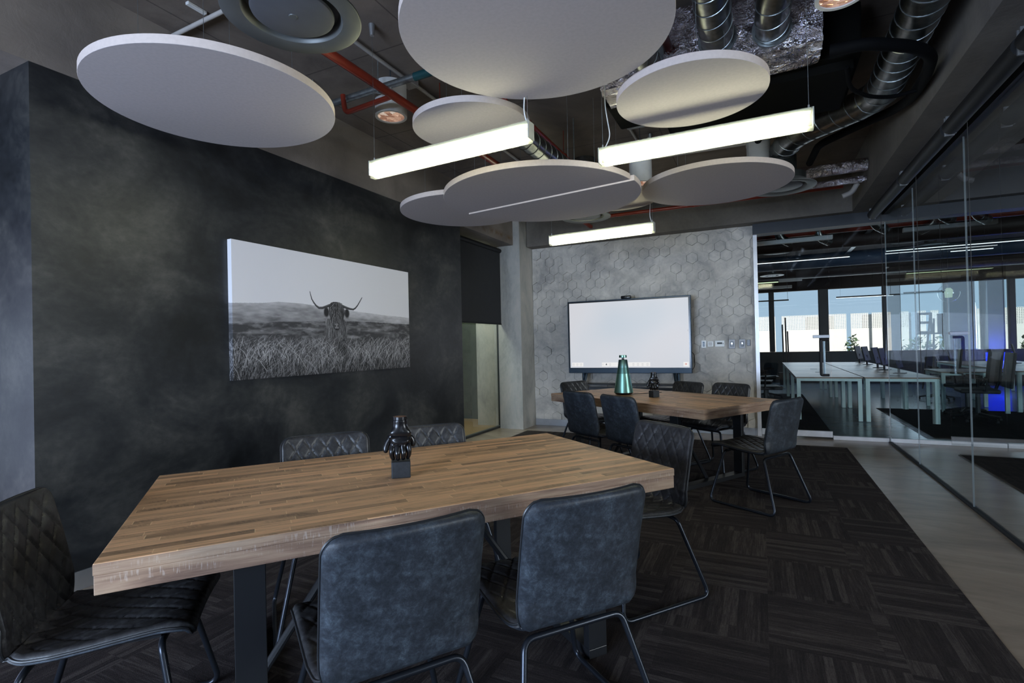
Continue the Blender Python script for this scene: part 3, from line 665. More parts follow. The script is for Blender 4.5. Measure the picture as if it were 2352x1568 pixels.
# ------------------------------------------------------------------ hand sculptures
def skin_chain(pts, radii, name, mat, parent):
    me = bpy.data.meshes.new(name); me.from_pydata(pts, [(i, i + 1) for i in range(len(pts) - 1)], [])
    o = bpy.data.objects.new(name, me); COL.objects.link(o)
    return o
def make_hand(label, loc, rz, scale, turn=0.0):
    t = thing('hand_sculpture', label, 'sculpture', loc, rz, 'black hand sculptures on the tables')
    b = MB().box(-0.039, 0.039, -0.036, 0.036, 0.0, 0.068, 0.004).xf(Matrix.Rotation(turn, 4, 'Z')).build('plinth', 'stone_black', t)
    V_ = []; E_ = []; Rr = []
    def add(p, r, prev=None):
        V_.append(p); Rr.append(r)
        if prev is not None: E_.append((prev, len(V_) - 1))
        return len(V_) - 1
    w0 = add((0.0, 0.0, 0.180), (0.037, 0.022)); w1 = add((0.0, 0.0, 0.207), (0.029, 0.021), w0); w2 = add((0.0, 0.0, 0.228), (0.027, 0.022), w1); w3 = add((0.0, 0.0, 0.246), (0.030, 0.025), w2)
    pm = add((0.0, -0.002, 0.152), (0.043, 0.022), w0)
    for (kx, ky, kz, mx, my, mz, tx, ty, r) in ((-0.030, -0.010, 0.134, -0.037, -0.022, 0.103, -0.027, -0.012, .0100), (-0.010, -0.014, 0.130, -0.013, -0.034, 0.100, -0.010, -0.018, .0108), (0.011, -0.013, 0.130, 0.012, -0.031, 0.100, 0.008, -0.014, .0104), (0.029, -0.008, 0.136, 0.035, -0.018, 0.104, 0.025, -0.008, .0094)):
        k = add((kx, ky - 0.003, kz), (0.0128, 0.0128), pm); m = add((mx, my, mz), (r, r), k); e = add((mx * 0.93, my + 0.006, 0.086), (r * 0.88, r * 0.88), m); add((tx, ty, 0.0715), (r * 0.72, r * 0.72), e)
    a = add((-0.034, 0.004, 0.172), (0.0150, 0.014), w0); k = add((-0.052, 0.0, 0.145), (0.0125, 0.012), a); m = add((-0.062, -0.005, 0.120), (0.0105, 0.0105), k); add((-0.060, -0.010, 0.101), (0.0075, 0.0075), m)
    a = add((0.036, 0.010, 0.168), (0.014, 0.015), w0); k = add((0.051, 0.010, 0.145), (0.012, 0.013), a); add((0.050, 0.006, 0.120), (0.0085, 0.0085), k)
    me = bpy.data.meshes.new('hand'); me.from_pydata(V_, E_, [])
    o = bpy.data.objects.new('hand', me); COL.objects.link(o); o.parent = t; me.materials.append(MATS['gloss_black'])
    sk = o.modifiers.new('skin', 'SKIN'); sk.use_smooth_shade = True
    for i, r in enumerate(Rr): me.skin_vertices[0].data[i].radius = (r[0] * 1.16, r[1] * 1.22)
    me.skin_vertices[0].data[0].use_root = True
    o.modifiers.new('subsurf', 'SUBSURF').levels = 2; o.modifiers['subsurf'].render_levels = 2
    MB().cyl((0, 0, 0.238), (0, 0, 0.2505), 0.030, 28).build('wrist_rim', 'gloss_black', t, smooth=True)
    MB().cyl((0, 0, 0.2506), (0, 0, 0.2512), 0.026, 28).build('wrist_top', 'wrist_rust', t)
    t.scale = (scale,) * 3
    return t
make_hand('black hand sculpture on a stone cube on the near table', (-1.415, 1.825, TT + 0.001), D(38), 1.03)
make_hand('black hand sculpture beside the green speaker on the far table', (-0.985, 5.36, TT + 0.001), D(12), 1.0, D(38))

# ------------------------------------------------------------------ speaker
t = thing('cone_speaker', 'green metal cone loudspeaker on the far table', 'speaker', (-1.345, 5.58, TT + 0.001))
MB().lathe([(0.07, 0.0), (0.082, 0.004), (0.101, 0.020), (0.101, 0.023)], 64).build('base', 'gloss_black', t, smooth=True)
MB().lathe([(0.101, 0.0235), (0.068, 0.225)], 64).build('body', 'green_metal', t, smooth=True)
MB().lathe([(0.068, 0.2255), (0.0565, 0.29)], 64).build('grille', 'green_grille', t, smooth=True)
MB().lathe([(0.0565, 0.2905), (0.046, 0.372), (0.044, 0.374), (0.0, 0.374)], 64).build('upper_cone', 'green_top', t, smooth=True)
MB().lathe([(0.022, 0.372), (0.012, 0.380), (0.012, 0.398)], 32).build('neck', 'gloss_black', t, smooth=True)
MB().lathe([(0.0, 0.396), (0.040, 0.396), (0.042, 0.399), (0.040, 0.420), (0.038, 0.422), (0.0, 0.4225)], 48).build('cap', 'green_metal', t, smooth=True)
o = MB().sweep(fillet([(-1.27, 5.63, TT + .004), (-1.17, 5.68, TT + .004), (-1.12, 5.76, TT + .004), (-1.04, 5.80, TT + .004), (-1.00, 5.88, TT + .004)], 0.04), 0.003, 6).build('power_cable', 'black_rubber'); tag(o, 'thin dark power cable trailing from the green speaker across the table', 'cable')

# ------------------------------------------------------------------ display on its stand
t = thing('interactive_display', 'large white interactive display in front of the hexagon wall', 'display', (-1.77, 7.6, 0))
X = 0.90; z0, z1 = 0.875, 1.965
MB().box(-X, X, 0.0, 0.09, z0, z1, 0.004).build('housing', 'tv_frame', t)
MB().box(-X + .012, X - .012, -0.003, 0.001, z0 + 0.075, z1 - 0.014).build('bezel', 'tv_bezel', t)
MB().box(-X + .004, X - .004, -0.009, 0.0, z0 + 0.003, z0 + 0.068, 0.002).build('bottom_bar', 'tv_frame', t)
def mat_screen():
    m, nt, b = nm('screen_picture')
    v = coords(nt); f = noise_n(nt, v, 0.9, 1, 0.4)
    c = ramp(nt, f, [(0.3, (0.60, 0.66, 0.73)), (0.55, (0.68, 0.70, 0.75)), (0.8, (0.72, 0.69, 0.71))])
    b.inputs['Base Color'].default_value = (0.02, 0.02, 0.02, 1); b.inputs['Roughness'].default_value = 0.35; b.inputs['Specular IOR Level'].default_value = 0.15
    nt.links.new(c, b.inputs['Emission Color']); b.inputs['Emission Strength'].default_value = 0.92
mat_screen()
s = MB().box(-X + .030, X - .030, -0.0045, -0.0031, z0 + 0.082, z1 - 0.030).build('screen', 'screen_picture', t)
emit('ui_white', (0.86, 0.85, 0.84), 0.95); emit('ui_grey', (0.30, 0.30, 0.32), 0.8); emit('ui_red', (0.85, 0.45, 0.4), 0.8); emit('ui_light', (0.62, 0.62, 0.63), 0.85)
xs0, xs1 = -X + .03, X - .03; zb = z0 + 0.10
def bar(a, b_, mat, zz0=zb, zz1=zb + 0.06): return (xs0 + (xs1 - xs0) * a, xs0 + (xs1 - xs0) * b_, -0.0052, -0.0046, zz0, zz1)
for a, b_ in ((0.015, 0.118), (0.283, 0.69), (0.952, 0.992)): MB().box(*bar(a, b_, None)).build('toolbar', 'ui_white', t)
gi = MB(); gl = MB()
for cxn in (0.03, 0.063, 0.097, 0.355, 0.552, 0.59, 0.628, 0.668):
    x = xs0 + (xs1 - xs0) * cxn
    for q in ((-.010, .010, .016, .018), (-.010, .010, .034, .036), (-.010, -.008, .018, .034), (.008, .010, .018, .034)): gi.box(x + q[0], x + q[1], -0.0056, -0.0053, zb + q[2] + .008, zb + q[3] + .008)
    gl.box(x - .014, x + .014, -0.0056, -0.0053, zb + .008, zb + .012)
gi.build('toolbar_icons', 'ui_grey', t); gl.build('icon_captions', 'ui_light', t)
x = xs0 + (xs1 - xs0) * 0.322
MB().box(x - .010, x + .010, -0.0056, -0.0053, zb + .022, zb + .032).box(x - .004, x + .004, -0.0056, -0.0053, zb + .032, zb + .046).build('selected_icon', 'tv_bezel', t)
x = xs0 + (xs1 - xs0) * 0.972
MB().box(x - .012, x + .012, -0.0056, -0.0053, zb + .022, zb + .042).build('exit_icon', 'ui_red', t)
x = xs0 + (xs1 - xs0) * 0.293
m_ = MB(); m_.cyl((x + .006, -.0055, zb + .042), (x - .006, -.0055, zb + .030), .0012, 5).cyl((x - .006, -.0055, zb + .030), (x + .006, -.0055, zb + .018), .0012, 5)
for sx, xx in ((1, xs0 + .006), (-1, xs1 - .006)):
    zz = z0 + 0.60; m_.cyl((xx, -.0055, zz + .014), (xx + sx * .009, -.0055, zz), .0014, 5).cyl((xx + sx * .009, -.0055, zz), (xx, -.0055, zz - .014), .0014, 5)
m_.build('screen_arrows', 'ui_grey', t)
cm = MB().box(-0.075, 0.075, 0.005, 0.05, z1 + 0.0005, z1 + 0.045, 0.012).build('camera_bar', 'tv_bezel', t, smooth=True)
MB().cyl((0, 0.004, z1 + .023), (0, -0.002, z1 + .023), 0.012, 20).build('camera_lens', 'gloss_black', cm)
st = MB()
for sx in (-1, 1):
    x = sx * 0.70
    MB().cyl((x, 0.12, 0.09), (x, 0.12, 1.45), 0.024, 16).build('post', 'tv_frame', t, smooth=True)
    MB().cyl((x - 0.05 * sx, 0.10, 0.88), (x + 0.08 * -sx * -1, -0.14, 0.10), 0.022, 14).build('strut', 'tv_frame', t, smooth=True)
    MB().box(x - .03, x + .03, -0.24, 0.24, 0.075, 0.115, 0.006).build('foot', 'tv_frame', t)
    for yy in (-0.20, 0.20):
        MB().cyl((x - .018, yy, 0.036), (x + .018, yy, 0.036), 0.036, 18).build('caster', 'black_rubber', t, smooth=True)
        MB().box(x - .021, x + .021, yy - .012, yy + .012, 0.036, 0.076).build('caster_fork', 'black_steel', t)
MB().box(-0.69, 0.69, 0.10, 0.14, 0.62, 0.66).build('crossbar', 'black_steel', t)
MB().box(-0.69, 0.69, -0.08, 0.20, 0.70, 0.716).build('shelf', 'black_steel', t)
MB().sweep(fillet([(0.895, 0.03, z0 + .30), (0.93, 0.03, z0 + .26), (0.935, 0.03, z0 + 0.1), (0.895, 0.03, z0 + .04)], .04), 0.004, 6).build('side_cable', 'black_rubber', t)

# wall switches on the hexagon wall
def plate(name, label, cat, x0, x1, zz0, zz1, mat, fn=None, th=0.012):
    yy = YW - 0.0145
    t = thing(name, label, cat, ((x0 + x1) / 2, yy, (zz0 + zz1) / 2), 0, 'control plates on the hexagon wall')
    w, h = (x1 - x0) / 2, (zz1 - zz0) / 2
    MB().box(-w, w, -th, 0.009, -h, h, 0.003).build('faceplate', mat, t)
    if fn: fn(t, w, h)
    return t
def f1(t, w, h):
    for k in (-1, 0, 1): MB().box(-w * .35, w * .35, -.018, -.0125, k * h * .45 - .008, k * h * .45 + .008).build('button', 'tv_frame', t)
def f2(t, w, h): MB().box(-w * .6, w * .6, -.016, -.0125, -h * .6, h * .6, .001).build('rocker', 'white_paint', t)
def f3(t, w, h):
    MB().box(-w * .55, w * .5, -.014, -.0125, -h * .15, h * .4).build('readout', 'office_lower_wall', t); MB().box(w * .6, w * .8, -.015, -.0125, -h * .2, h * .2).build('button', 'grey_paint', t)
def f4(t, w, h): MB().box(-w * .5, w * .5, -.022, -.0125, -h * .55, h * .5, .003).build('toggle', 'gloss_black', t); MB().box(-w * .25, w * .25, -.026, -.0225, -h * .1, h * .3).build('lever', 'aluminium', t)
def f5(t, w, h): MB().cyl((0, -.0125, 0.006), (0, -.015, 0.006), 0.009, 16).build('indicator_light', 'reader_glow', t)
plate('wall_controller', 'narrow pale controller with dark buttons, leftmost plate on the hexagon wall', 'wall control', -0.774, -0.707, 1.222, 1.33, 'white_plastic', f1)
plate('light_switch', 'square white light switch between the controller and thermostat', 'switch', -0.690, -0.612, 1.238, 1.316, 'white_plastic', f2)
plate('thermostat', 'wide white thermostat with a small grey readout', 'thermostat', -0.590, -0.464, 1.235, 1.323, 'white_plastic', f3)
plate('metal_switch', 'polished metal wall switch next to the thermostat', 'switch', -0.410, -0.327, 1.206, 1.336, 'brushed_plate', f4)
plate('metal_switch', 'polished metal wall switch next to the black card reader', 'switch', -0.276, -0.197, 1.207, 1.336, 'brushed_plate', f4)
plate('card_reader', 'small black card reader with a blue light', 'card reader', -0.176, -0.133, 1.24, 1.326, 'tv_bezel', f5, 0.02)

# ------------------------------------------------------------------ canvas picture (its print drawn cell by cell)
def canvas_print():
    W, H = 860, 420; rnd = np.random.RandomState(5)
    u = (np.arange(W) + .5) / W; v = (np.arange(H) + .5) / H; U, Vv = np.meshgrid(u, v)
    def fbm(fx, fy, seed, oct_=5):
        out = np.zeros((H, W)); amp = 1.0; tot = 0
        r = np.random.RandomState(seed)
        for o in range(oct_):
            nx, ny = int(fx * 2 ** o) + 2, int(fy * 2 ** o) + 2; g = r.rand(ny + 1, nx + 1)
            X_ = U * nx * 0.999; Y_ = Vv * ny * 0.999; xi = X_.astype(int); yi = Y_.astype(int); a = X_ - xi; b_ = Y_ - yi; a = a * a * (3 - 2 * a); b_ = b_ * b_ * (3 - 2 * b_)
            out += amp * ((g[yi, xi] * (1 - a) + g[yi, xi + 1] * a) * (1 - b_) + (g[yi + 1, xi] * (1 - a) + g[yi + 1, xi + 1] * a) * b_); tot += amp; amp *= 0.55
        return out / tot
    I = 0.90 + 0.06 * (1 - Vv) + 0.03 * np.sin(U * 5)
    n1 = fbm(6, 14, 1, 6); n2 = fbm(10, 30, 2, 6); n3 = fbm(30, 40, 3, 5)
    hz = np.interp(u, [0, .12, .19, .31, .56, .8, 1.0], [.548, .562, .580, .580, .552, .53, .518])[None, :] + 0.004 * (n1[200] - .5)
    m = Vv < hz; dep = np.clip((hz - Vv) / 0.12, 0, 1)
    hill = 0.52 - 0.28 * dep ** 0.6 * (1 - 0.35 * U) + 0.42 * (n2 - .5) + 0.25 * (n3 - .5)
    haze = np.clip((Vv - 0.43) / .15, 0, 1) * np.clip(U * 1.3 - .1, 0, 1) * 0.22
    I = np.where(m, hill + haze, I)
    dk = np.interp(u, [0, .33, .6, 1], [.405, .44, .455, .45])[None, :] + 0.012 * (n1 - .5)
    I = np.where(Vv < dk, 0.07 + 0.50 * np.clip(n2 - .42, 0, 1) + 0.5 * np.clip(n3 - .5, 0, 1), I)
    def blend(mask, val):
        nonlocal I; I = I * (1 - mask) + val * mask
    def poly(P):
        P = np.array(P); ins = np.zeros((H, W), bool); n = len(P)
        for i in range(n):
            x0, y0 = P[i]; x1, y1 = P[(i + 1) % n]
            c = (y0 > Vv) != (y1 > Vv)
            ins ^= c & (U < (x1 - x0) * (Vv - y0) / (y1 - y0 + 1e-12) + x0)
        return ins.astype(float)
    asp = 2.107 / 1.031
    def stroke(P, w0, w1, val, alpha=1.0):
        P = np.array(P, float); n = len(P)
        for i in range(n - 1):
            wa = w0 + (w1 - w0) * i / (n - 1); wb = w0 + (w1 - w0) * (i + 1) / (n - 1); wm = max(wa, wb) * 1.3 + 0.002
            x0, y0 = P[i]; x1, y1 = P[i + 1]
            c0 = max(0, int((min(x0, x1) - wm) * W)); c1_ = min(W, int((max(x0, x1) + wm) * W) + 2); r0 = max(0, int((min(y0, y1) - wm * asp) * H)); r1_ = min(H, int((max(y0, y1) + wm * asp) * H) + 2)
            if c1_ <= c0 or r1_ <= r0: continue
            uu = U[r0:r1_, c0:c1_] * asp; vv = Vv[r0:r1_, c0:c1_]; ax, ay, bx_, by_ = x0 * asp, y0, x1 * asp, y1
            dx, dy = bx_ - ax, by_ - ay; tt = np.clip(((uu - ax) * dx + (vv - ay) * dy) / (dx * dx + dy * dy + 1e-12), 0, 1)
            dist = np.hypot(uu - ax - tt * dx, vv - ay - tt * dy); wl = (wa + (wb - wa) * tt) * asp * .5
            mk = np.clip((wl - dist) / 0.0025 + .5, 0, 1) * alpha
            I[r0:r1_, c0:c1_] = I[r0:r1_, c0:c1_] * (1 - mk) + val * mk
    # body
    blend(poly([(.435, .47), (.425, .40), (.418, .30), (.43, .18), (.46, .12), (.52, .12), (.545, .20), (.552, .32), (.548, .42), (.535, .47)]), 0.10 + 0.12 * (n3))
    for k in range(260):
        x = rnd.uniform(.425, .548); y = rnd.uniform(.2, .47); stroke([(x, y), (x + rnd.uniform(-.012, .012), y - rnd.uniform(.04, .12))], .0025, .001, rnd.choice([.04, .07, .16, .28, .4], p=[.3, .25, .2, .15, .1]), .8)
    # ears, head
    for ex, s in ((.432, -1), (.552, 1)):
        blend(np.clip(1.6 - 1.6 * (((U - ex) / .018) ** 2 + ((Vv - .525) / .052) ** 2), 0, 1), 0.035)
    blend(poly([(.445, .585), (.462, .612), (.49, .62), (.515, .612), (.535, .585), (.540, .53), (.528, .46), (.512, .40), (.505, .375), (.49, .365), (.475, .38), (.462, .42), (.448, .50)]), 0.06)
    for k in range(330):
        x = rnd.uniform(-1, 1); y = rnd.uniform(.44, .61); xx = .49 + x * .043 * (0.6 + 0.4 * (y - .42) / .19)
        stroke([(.49 + x * .02, min(.615, y + .03)), (xx, y), (xx + rnd.uniform(-.006, .012), y - rnd.uniform(.03, .08))], .0022, .001, rnd.choice([.02, .05, .13, .25, .42], p=[.28, .27, .2, .15, .1]), .85)
    blend(np.clip(2 - 2 * (((U - .489) / .014) ** 2 + ((Vv - .405) / .03) ** 2), 0, 1) * .8, 0.30)
    blend(np.clip(2 - 2 * (((U - .481) / .004) ** 2 + ((Vv - .408) / .010) ** 2), 0, 1), 0.04); blend(np.clip(2 - 2 * (((U - .497) / .004) ** 2 + ((Vv - .408) / .010) ** 2), 0, 1), 0.04)
    blend(np.clip(2 - 2 * (((U - .489) / .010) ** 2 + ((Vv - .380) / .008) ** 2), 0, 1), 0.03)
    # horns
    hl = [(.450, .584), (.430, .570), (.410, .558), (.391, .556), (.375, .575), (.364, .598), (.354, .625), (.349, .655), (.345, .684)]
    hr = [(.530, .584), (.550, .574), (.572, .566), (.592, .564), (.606, .578), (.620, .604), (.634, .638), (.650, .680)]
    for hh in (hl, hr): stroke(hh, .0115, .003, .06); stroke([(a - .001, b_ + .004) for a, b_ in hh], .003, .001, .14)
    # grass
    for k in range(7500):
        x = rnd.rand(); y = rnd.rand() ** 0.8 * .31 - .05; d_ = 1 - y / .31; ln = rnd.uniform(.03, .10) * (0.6 + .7 * d_); lean = rnd.normal(0.012, .022)
        val = rnd.choice([.02, .06, .17, .36, .60], p=[.27, .22, .22, .18, .11]) * (1.0 if y > .08 else .8)
        if .47 < x < .55 and y > .12: val *= .5
        stroke([(x, y), (x + lean * .45, y + ln * .6), (x + lean, y + ln)], .0020 + .0012 * d_, .0006, val, .75)
    for k in range(70):
        x = rnd.rand(); y = rnd.uniform(-.03, .15); ln = rnd.uniform(.10, .19); lean = rnd.normal(0, .05)
        stroke([(x, y), (x + lean * .4, y + ln * .6), (x + lean, y + ln)], .0030, .0010, rnd.uniform(.35, .55), .8)
    I *= (0.55 + 0.45 * np.clip(Vv / .16, 0, 1))
    return np.clip(I, 0.01, 1), W, H
img, Wn, Hn = canvas_print()
def canvas():
    t = thing('canvas_picture', 'wide black and white canvas of a horned highland cow in grass', 'picture', (-3.499, 0, 0))
    y0, y1, zz0, zz1 = 2.545, 4.652, 1.11, 2.141; D_ = 0.042
    def mat():
        m, nt, b = nm('canvas_print'); a = nt.nodes.new('ShaderNodeAttribute'); a.attribute_name = 'print'
        nt.links.new(a.outputs[0], b.inputs['Base Color']); b.inputs['Roughness'].default_value = 0.75; b.inputs['Specular IOR Level'].default_value = .25
        bump(nt, b, noise_n(nt, coords(nt), 900, 2), 0.05, 0.001)
    mat()
    def grid(name, P, nu, nv, cols, parent):
        me = bpy.data.meshes.new(name)
        uu, vv = np.meshgrid(np.linspace(0, 1, nu + 1), np.linspace(0, 1, nv + 1))
        co = P(uu, vv).reshape(-1, 3); me.from_pydata([], [], [])
        idx = np.arange((nu + 1) * (nv + 1)).reshape(nv + 1, nu + 1)
        q = np.stack([idx[:-1, :-1], idx[:-1, 1:], idx[1:, 1:], idx[1:, :-1]], -1).reshape(-1, 4)
        me.vertices.add(len(co)); me.vertices.foreach_set('co', co.ravel()); me.loops.add(q.size); me.loops.foreach_set('vertex_index', q.ravel())
        me.polygons.add(len(q)); me.polygons.foreach_set('loop_start', np.arange(0, q.size, 4)); me.polygons.foreach_set('loop_total', np.full(len(q), 4))
        me.update(); me.validate()
        at = me.color_attributes.new('print', 'FLOAT_COLOR', 'CORNER'); c = np.repeat(cols.reshape(-1), 4)
        arr = np.ones((len(c), 4), np.float32); arr[:, 0] = c * 1.0; arr[:, 1] = c * 0.965; arr[:, 2] = c * 0.985
        at.data.foreach_set('color', arr.ravel()); me.materials.append(MATS['canvas_print'])
        o = bpy.data.objects.new(name, me); COL.objects.link(o); o.parent = parent; return o
    cx = D_
    grid('printed_face', lambda a, b_: np.stack([np.full_like(a, cx), y0 + (y1 - y0) * a, zz0 + (zz1 - zz0) * b_], -1), Wn, Hn, img, t)
    nw = 16
    side = img[:, :nw][:, ::-1]
    grid('wrapped_edge', lambda a, b_: np.stack([cx * a, np.full_like(a, y0), zz0 + (zz1 - zz0) * b_], -1), nw, Hn, side, t)
    MB().box(0.0, cx - 0.0005, y0 + 0.0008, y1, zz0, zz1).build('stretcher_frame', 'screen_white', t)
canvas()

# ------------------------------------------------------------------ ceiling: acoustic discs
def disc(label, c, R, z, wires=4, th=0.042, seam=None):
    t = thing('acoustic_disc', label, 'acoustic panel', (c[0], c[1], z), 0, 'round acoustic discs hanging from the ceiling')
    N = 96
    def half(a0, a1, off=0.0):
        P = [(R * math.cos(a), R * math.sin(a)) for a in np.linspace(a0, a1, N)]; return P
    if seam is None:
        MB().prism(half(0, 2 * PI * (1 - 1 / N)), 0.001, th).build('panel', 'acoustic_edge_lit', t, smooth=True, bevel=0.002)
        MB().prism([(x * .998, y * .998) for x, y in half(0, 2 * PI * (1 - 1 / N))], 0.0, 0.0011).build('felt_face', 'acoustic_felt', t)
    else:
        for k in (0, 1):
            a = seam + PI * k; sh = 0.0015
            nx, ny = -math.sin(a), math.cos(a)
            P = [(x + nx * sh - (math.cos(seam) * 0.03 * k), y + ny * sh - math.sin(seam) * 0.03 * k) for x, y in half(a, a + PI)]
            zz = 0.012 * (1 - k)
            MB().prism(P, -zz, th - zz).build('half_panel', 'acoustic_edge_lit', t, smooth=True, bevel=0.002)
            MB().prism([(x * .997, y * .997) for x, y in P], -zz - 0.0011, -zz).build('felt_face', 'acoustic_felt', t)
    for k in range(wires):
        a = PI / 4 + k * 2 * PI / wires; x, y = R * .62 * math.cos(a), R * .62 * math.sin(a)
        MB().cyl((x, y, th), (x, y, CEIL - z - .0005), 0.0013, 5).build('suspension_wire', 'galvanised', t)
    return t
disc('white acoustic disc in front of the dark wall above the canvas', (-2.637, 1.887), 0.598, 2.66)
disc('large white acoustic disc cut off by the top of the frame', (-0.879, 2.158), 0.60, 2.70)
disc('small white acoustic disc behind the left strip light', (-1.755, 3.116), 0.40, 2.81, 3)
disc('small lit acoustic disc above the right strip light, beside the ducts', (-0.325, 3.047), 0.40, 2.673, 3)
disc('largest acoustic disc, with a straight seam across it', (-1.621, 4.06), 0.80, 2.552, 4, 0.042, math.radians(-9))
disc('acoustic disc hanging partly behind the seamed disc, next to the dark wall', (-2.556, 4.363), 0.612, 2.62)
disc('white acoustic disc right of the seamed disc, below the diagonal duct', (-0.325, 4.759), 0.60, 2.63)
disc('small acoustic disc peeping out between the two big ones', (-1.281, 5.209), 0.40, 2.75, 3)

# strip lights
def strip(label, c, a, z=2.50):
    t = thing('strip_light', label, 'strip light', (c[0], c[1], z), D(a), 'suspended acrylic strip lights')
    L = 0.588
    for sy in (-1, 1): MB().box(-L, L, sy * 0.032 - .002, sy * 0.032 + .002, -0.045, 0.05).build('side_panel', 'acrylic', t)
    MB().box(-L + .035, L - .035, -0.022, 0.022, -0.034, 0.030, 0.016).build('tube_diffuser', 'tube_glow', t)
    MB().box(-L, L, -0.022, 0.022, -0.060, -0.046).build('lower_strip', 'acrylic', t)
    MB().box(-L + .03, L - .03, -0.018, 0.018, -0.056, -0.049).build('lower_glow', 'tube_glow', t)
    MB().box(-L + .01, L - .01, -0.026, 0.026, 0.034, 0.050).build('top_channel', 'fixture_metal', t)
    for sx in (-1, 1):
        MB().box(sx * L - .002 - (.002 if sx > 0 else 0), sx * L + .002 + (.002 if sx < 0 else 0), -0.034, 0.034, -0.045, 0.05).build('end_cap', 'fixture_metal', t)
        MB().cyl((sx * (L - .02), 0, 0.05), (sx * (L - .02), 0, CEIL - z - 0.05), 0.0012, 5).build('suspension_wire', 'galvanised', t)
        MB().cyl((sx * (L - .02), 0, 0.05), (sx * (L - .02), 0, 0.075), 0.005, 8).build('wire_grip', 'aluminium', t)
        MB().cyl((sx * (L - .02), 0, CEIL - z - 0.075), (sx * (L - .02), 0, CEIL - z - 0.001), 0.014, 12, 0.022).build('ceiling_cone', 'aluminium', t, smooth=True)
    return t
st1 = strip('glowing strip light at left, hanging before a small disc', (-1.705, 2.685), -3.5)
st2 = strip('glowing strip light at right, in front of the diagonal duct', (-0.307, 3.227), -0.6)
st3 = strip('glowing strip light farthest away, above the display', (-1.546, 5.50), -3.6)
for t, s in ((st1, 1), (st2, -1), (st3, 1)):
    P = fillet([(s * .56, 0.01, 0.05), (s * .53 + .01, 0.01, 0.12), (s * .555, 0.012, 0.35), (s * .54, 0.01, 0.6), (s * .55, 0, CEIL - 2.5)], .08)
    MB().sweep(P, 0.0035, 6).build('power_cord', 'white_plastic', t)

# surface spots
def spot(label, c, z, h=0.30, rod=True, sc_=1.0):
    t = thing('cylinder_spotlight', label, 'spotlight', (c[0], c[1], z), 0, 'white cylinder spotlights')
    MB().lathe([(0.088, 0.03), (0.088, 0.0), (0.105, 0.0), (0.105, h), (0.0, h)], 40).build('housing', 'white_paint', t, smooth=True)
    MB().lathe([(0.0, 0.075), (0.03, 0.072), (0.06, 0.05), (0.086, 0.006)], 40).build('reflector', 'spot_reflector', t, smooth=True, norm=False)
    MB().cyl((0, 0, 0.03), (0, 0, 0.07), 0.013, 12).build('bulb', 'spot_lens_glow', t)
    MB().cyl((0, 0, h), (0, 0, (CEIL - z) / sc_), 0.004, 10).build('stem', 'mullion_grey', t)
    t.scale = (sc_,) * 3
    return t
def mat_reflector():
    m, nt, b = nm('spot_reflector')
    v = coords(nt); vo = nt.nodes.new('ShaderNodeTexVoronoi'); vo.inputs['Scale'].default_value = 26; nt.links.new(v, vo.inputs['Vector'])
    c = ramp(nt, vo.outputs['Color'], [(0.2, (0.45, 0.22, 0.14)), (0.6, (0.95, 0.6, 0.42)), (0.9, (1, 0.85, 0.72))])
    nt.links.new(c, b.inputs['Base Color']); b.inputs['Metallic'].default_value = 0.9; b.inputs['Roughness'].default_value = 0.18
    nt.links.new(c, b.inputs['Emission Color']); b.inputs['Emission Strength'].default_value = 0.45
    bump(nt, b, vo.outputs[0], 1.0, 0.02)
mat_reflector()
spot('white cylinder spotlight below the red pipe, left of the small disc', (-2.52, 3.22), 3.09, 0.22, True, 1.14)
spot('white cylinder spotlight half hidden between two large discs', (-1.0, 5.03), 2.83, 0.22)
spot('white cylinder spotlight at the top edge beside the foil duct', (0.365, 2.79), 2.87)
spot('white cylinder spotlight behind the diagonal duct', (0.02, 5.62), 3.0, 0.3)

# round air diffusers
def diffuser(label, c, z):
    t = thing('air_diffuser', label, 'air diffuser', (c[0], c[1], z), 0, 'round swirl air diffusers')
    MB().lathe([(0.19, 0.05), (0.203, 0.012), (0.206, 0.008), (0.28, 0.0), (0.285, 0.003), (0.285, 0.010), (0.21, 0.03), (0.20, 0.06)], 64).build('outer_ring', 'diffuser_grey', t, smooth=True)
    MB().lathe([(0.20, 0.06), (0.20, 0.12), (0.125, 0.14), (0.125, 0.3)], 64).build('throat', 'diffuser_dark', t, smooth=True)
    MB().lathe([(0.0, 0.006), (0.15, 0.006), (0.168, 0.012), (0.172, 0.022), (0.16, 0.028), (0.0, 0.03)], 64).build('centre_plate', 'diffuser_face', t, smooth=True)
    MB().lathe([(0.0, 0.003), (0.016, 0.003), (0.018, 0.006)], 24).build('centre_cap', 'diffuser_grey', t, smooth=True)
    MB().cyl((0, 0, 0.03), (0, 0, 0.14), 0.012, 10).build('spindle', 'diffuser_dark', t)
    return t
d1 = diffuser('large grey round air diffuser at the top left of the ceiling', (-1.797, 1.637), 2.76)
d2 = diffuser('round air diffuser above the farthest strip light', (-1.80, 5.84), 2.78)
d3 = diffuser('round air diffuser at the foot of the diagonal duct', (0.22, 5.62), 2.76)
for t, z in ((d1, 2.76), (d2, 2.78)): MB().cyl((0, 0, 0.27), (0, 0, CEIL - z), 0.125, 32).build('neck_duct', 'spiral_duct', t, smooth=True)

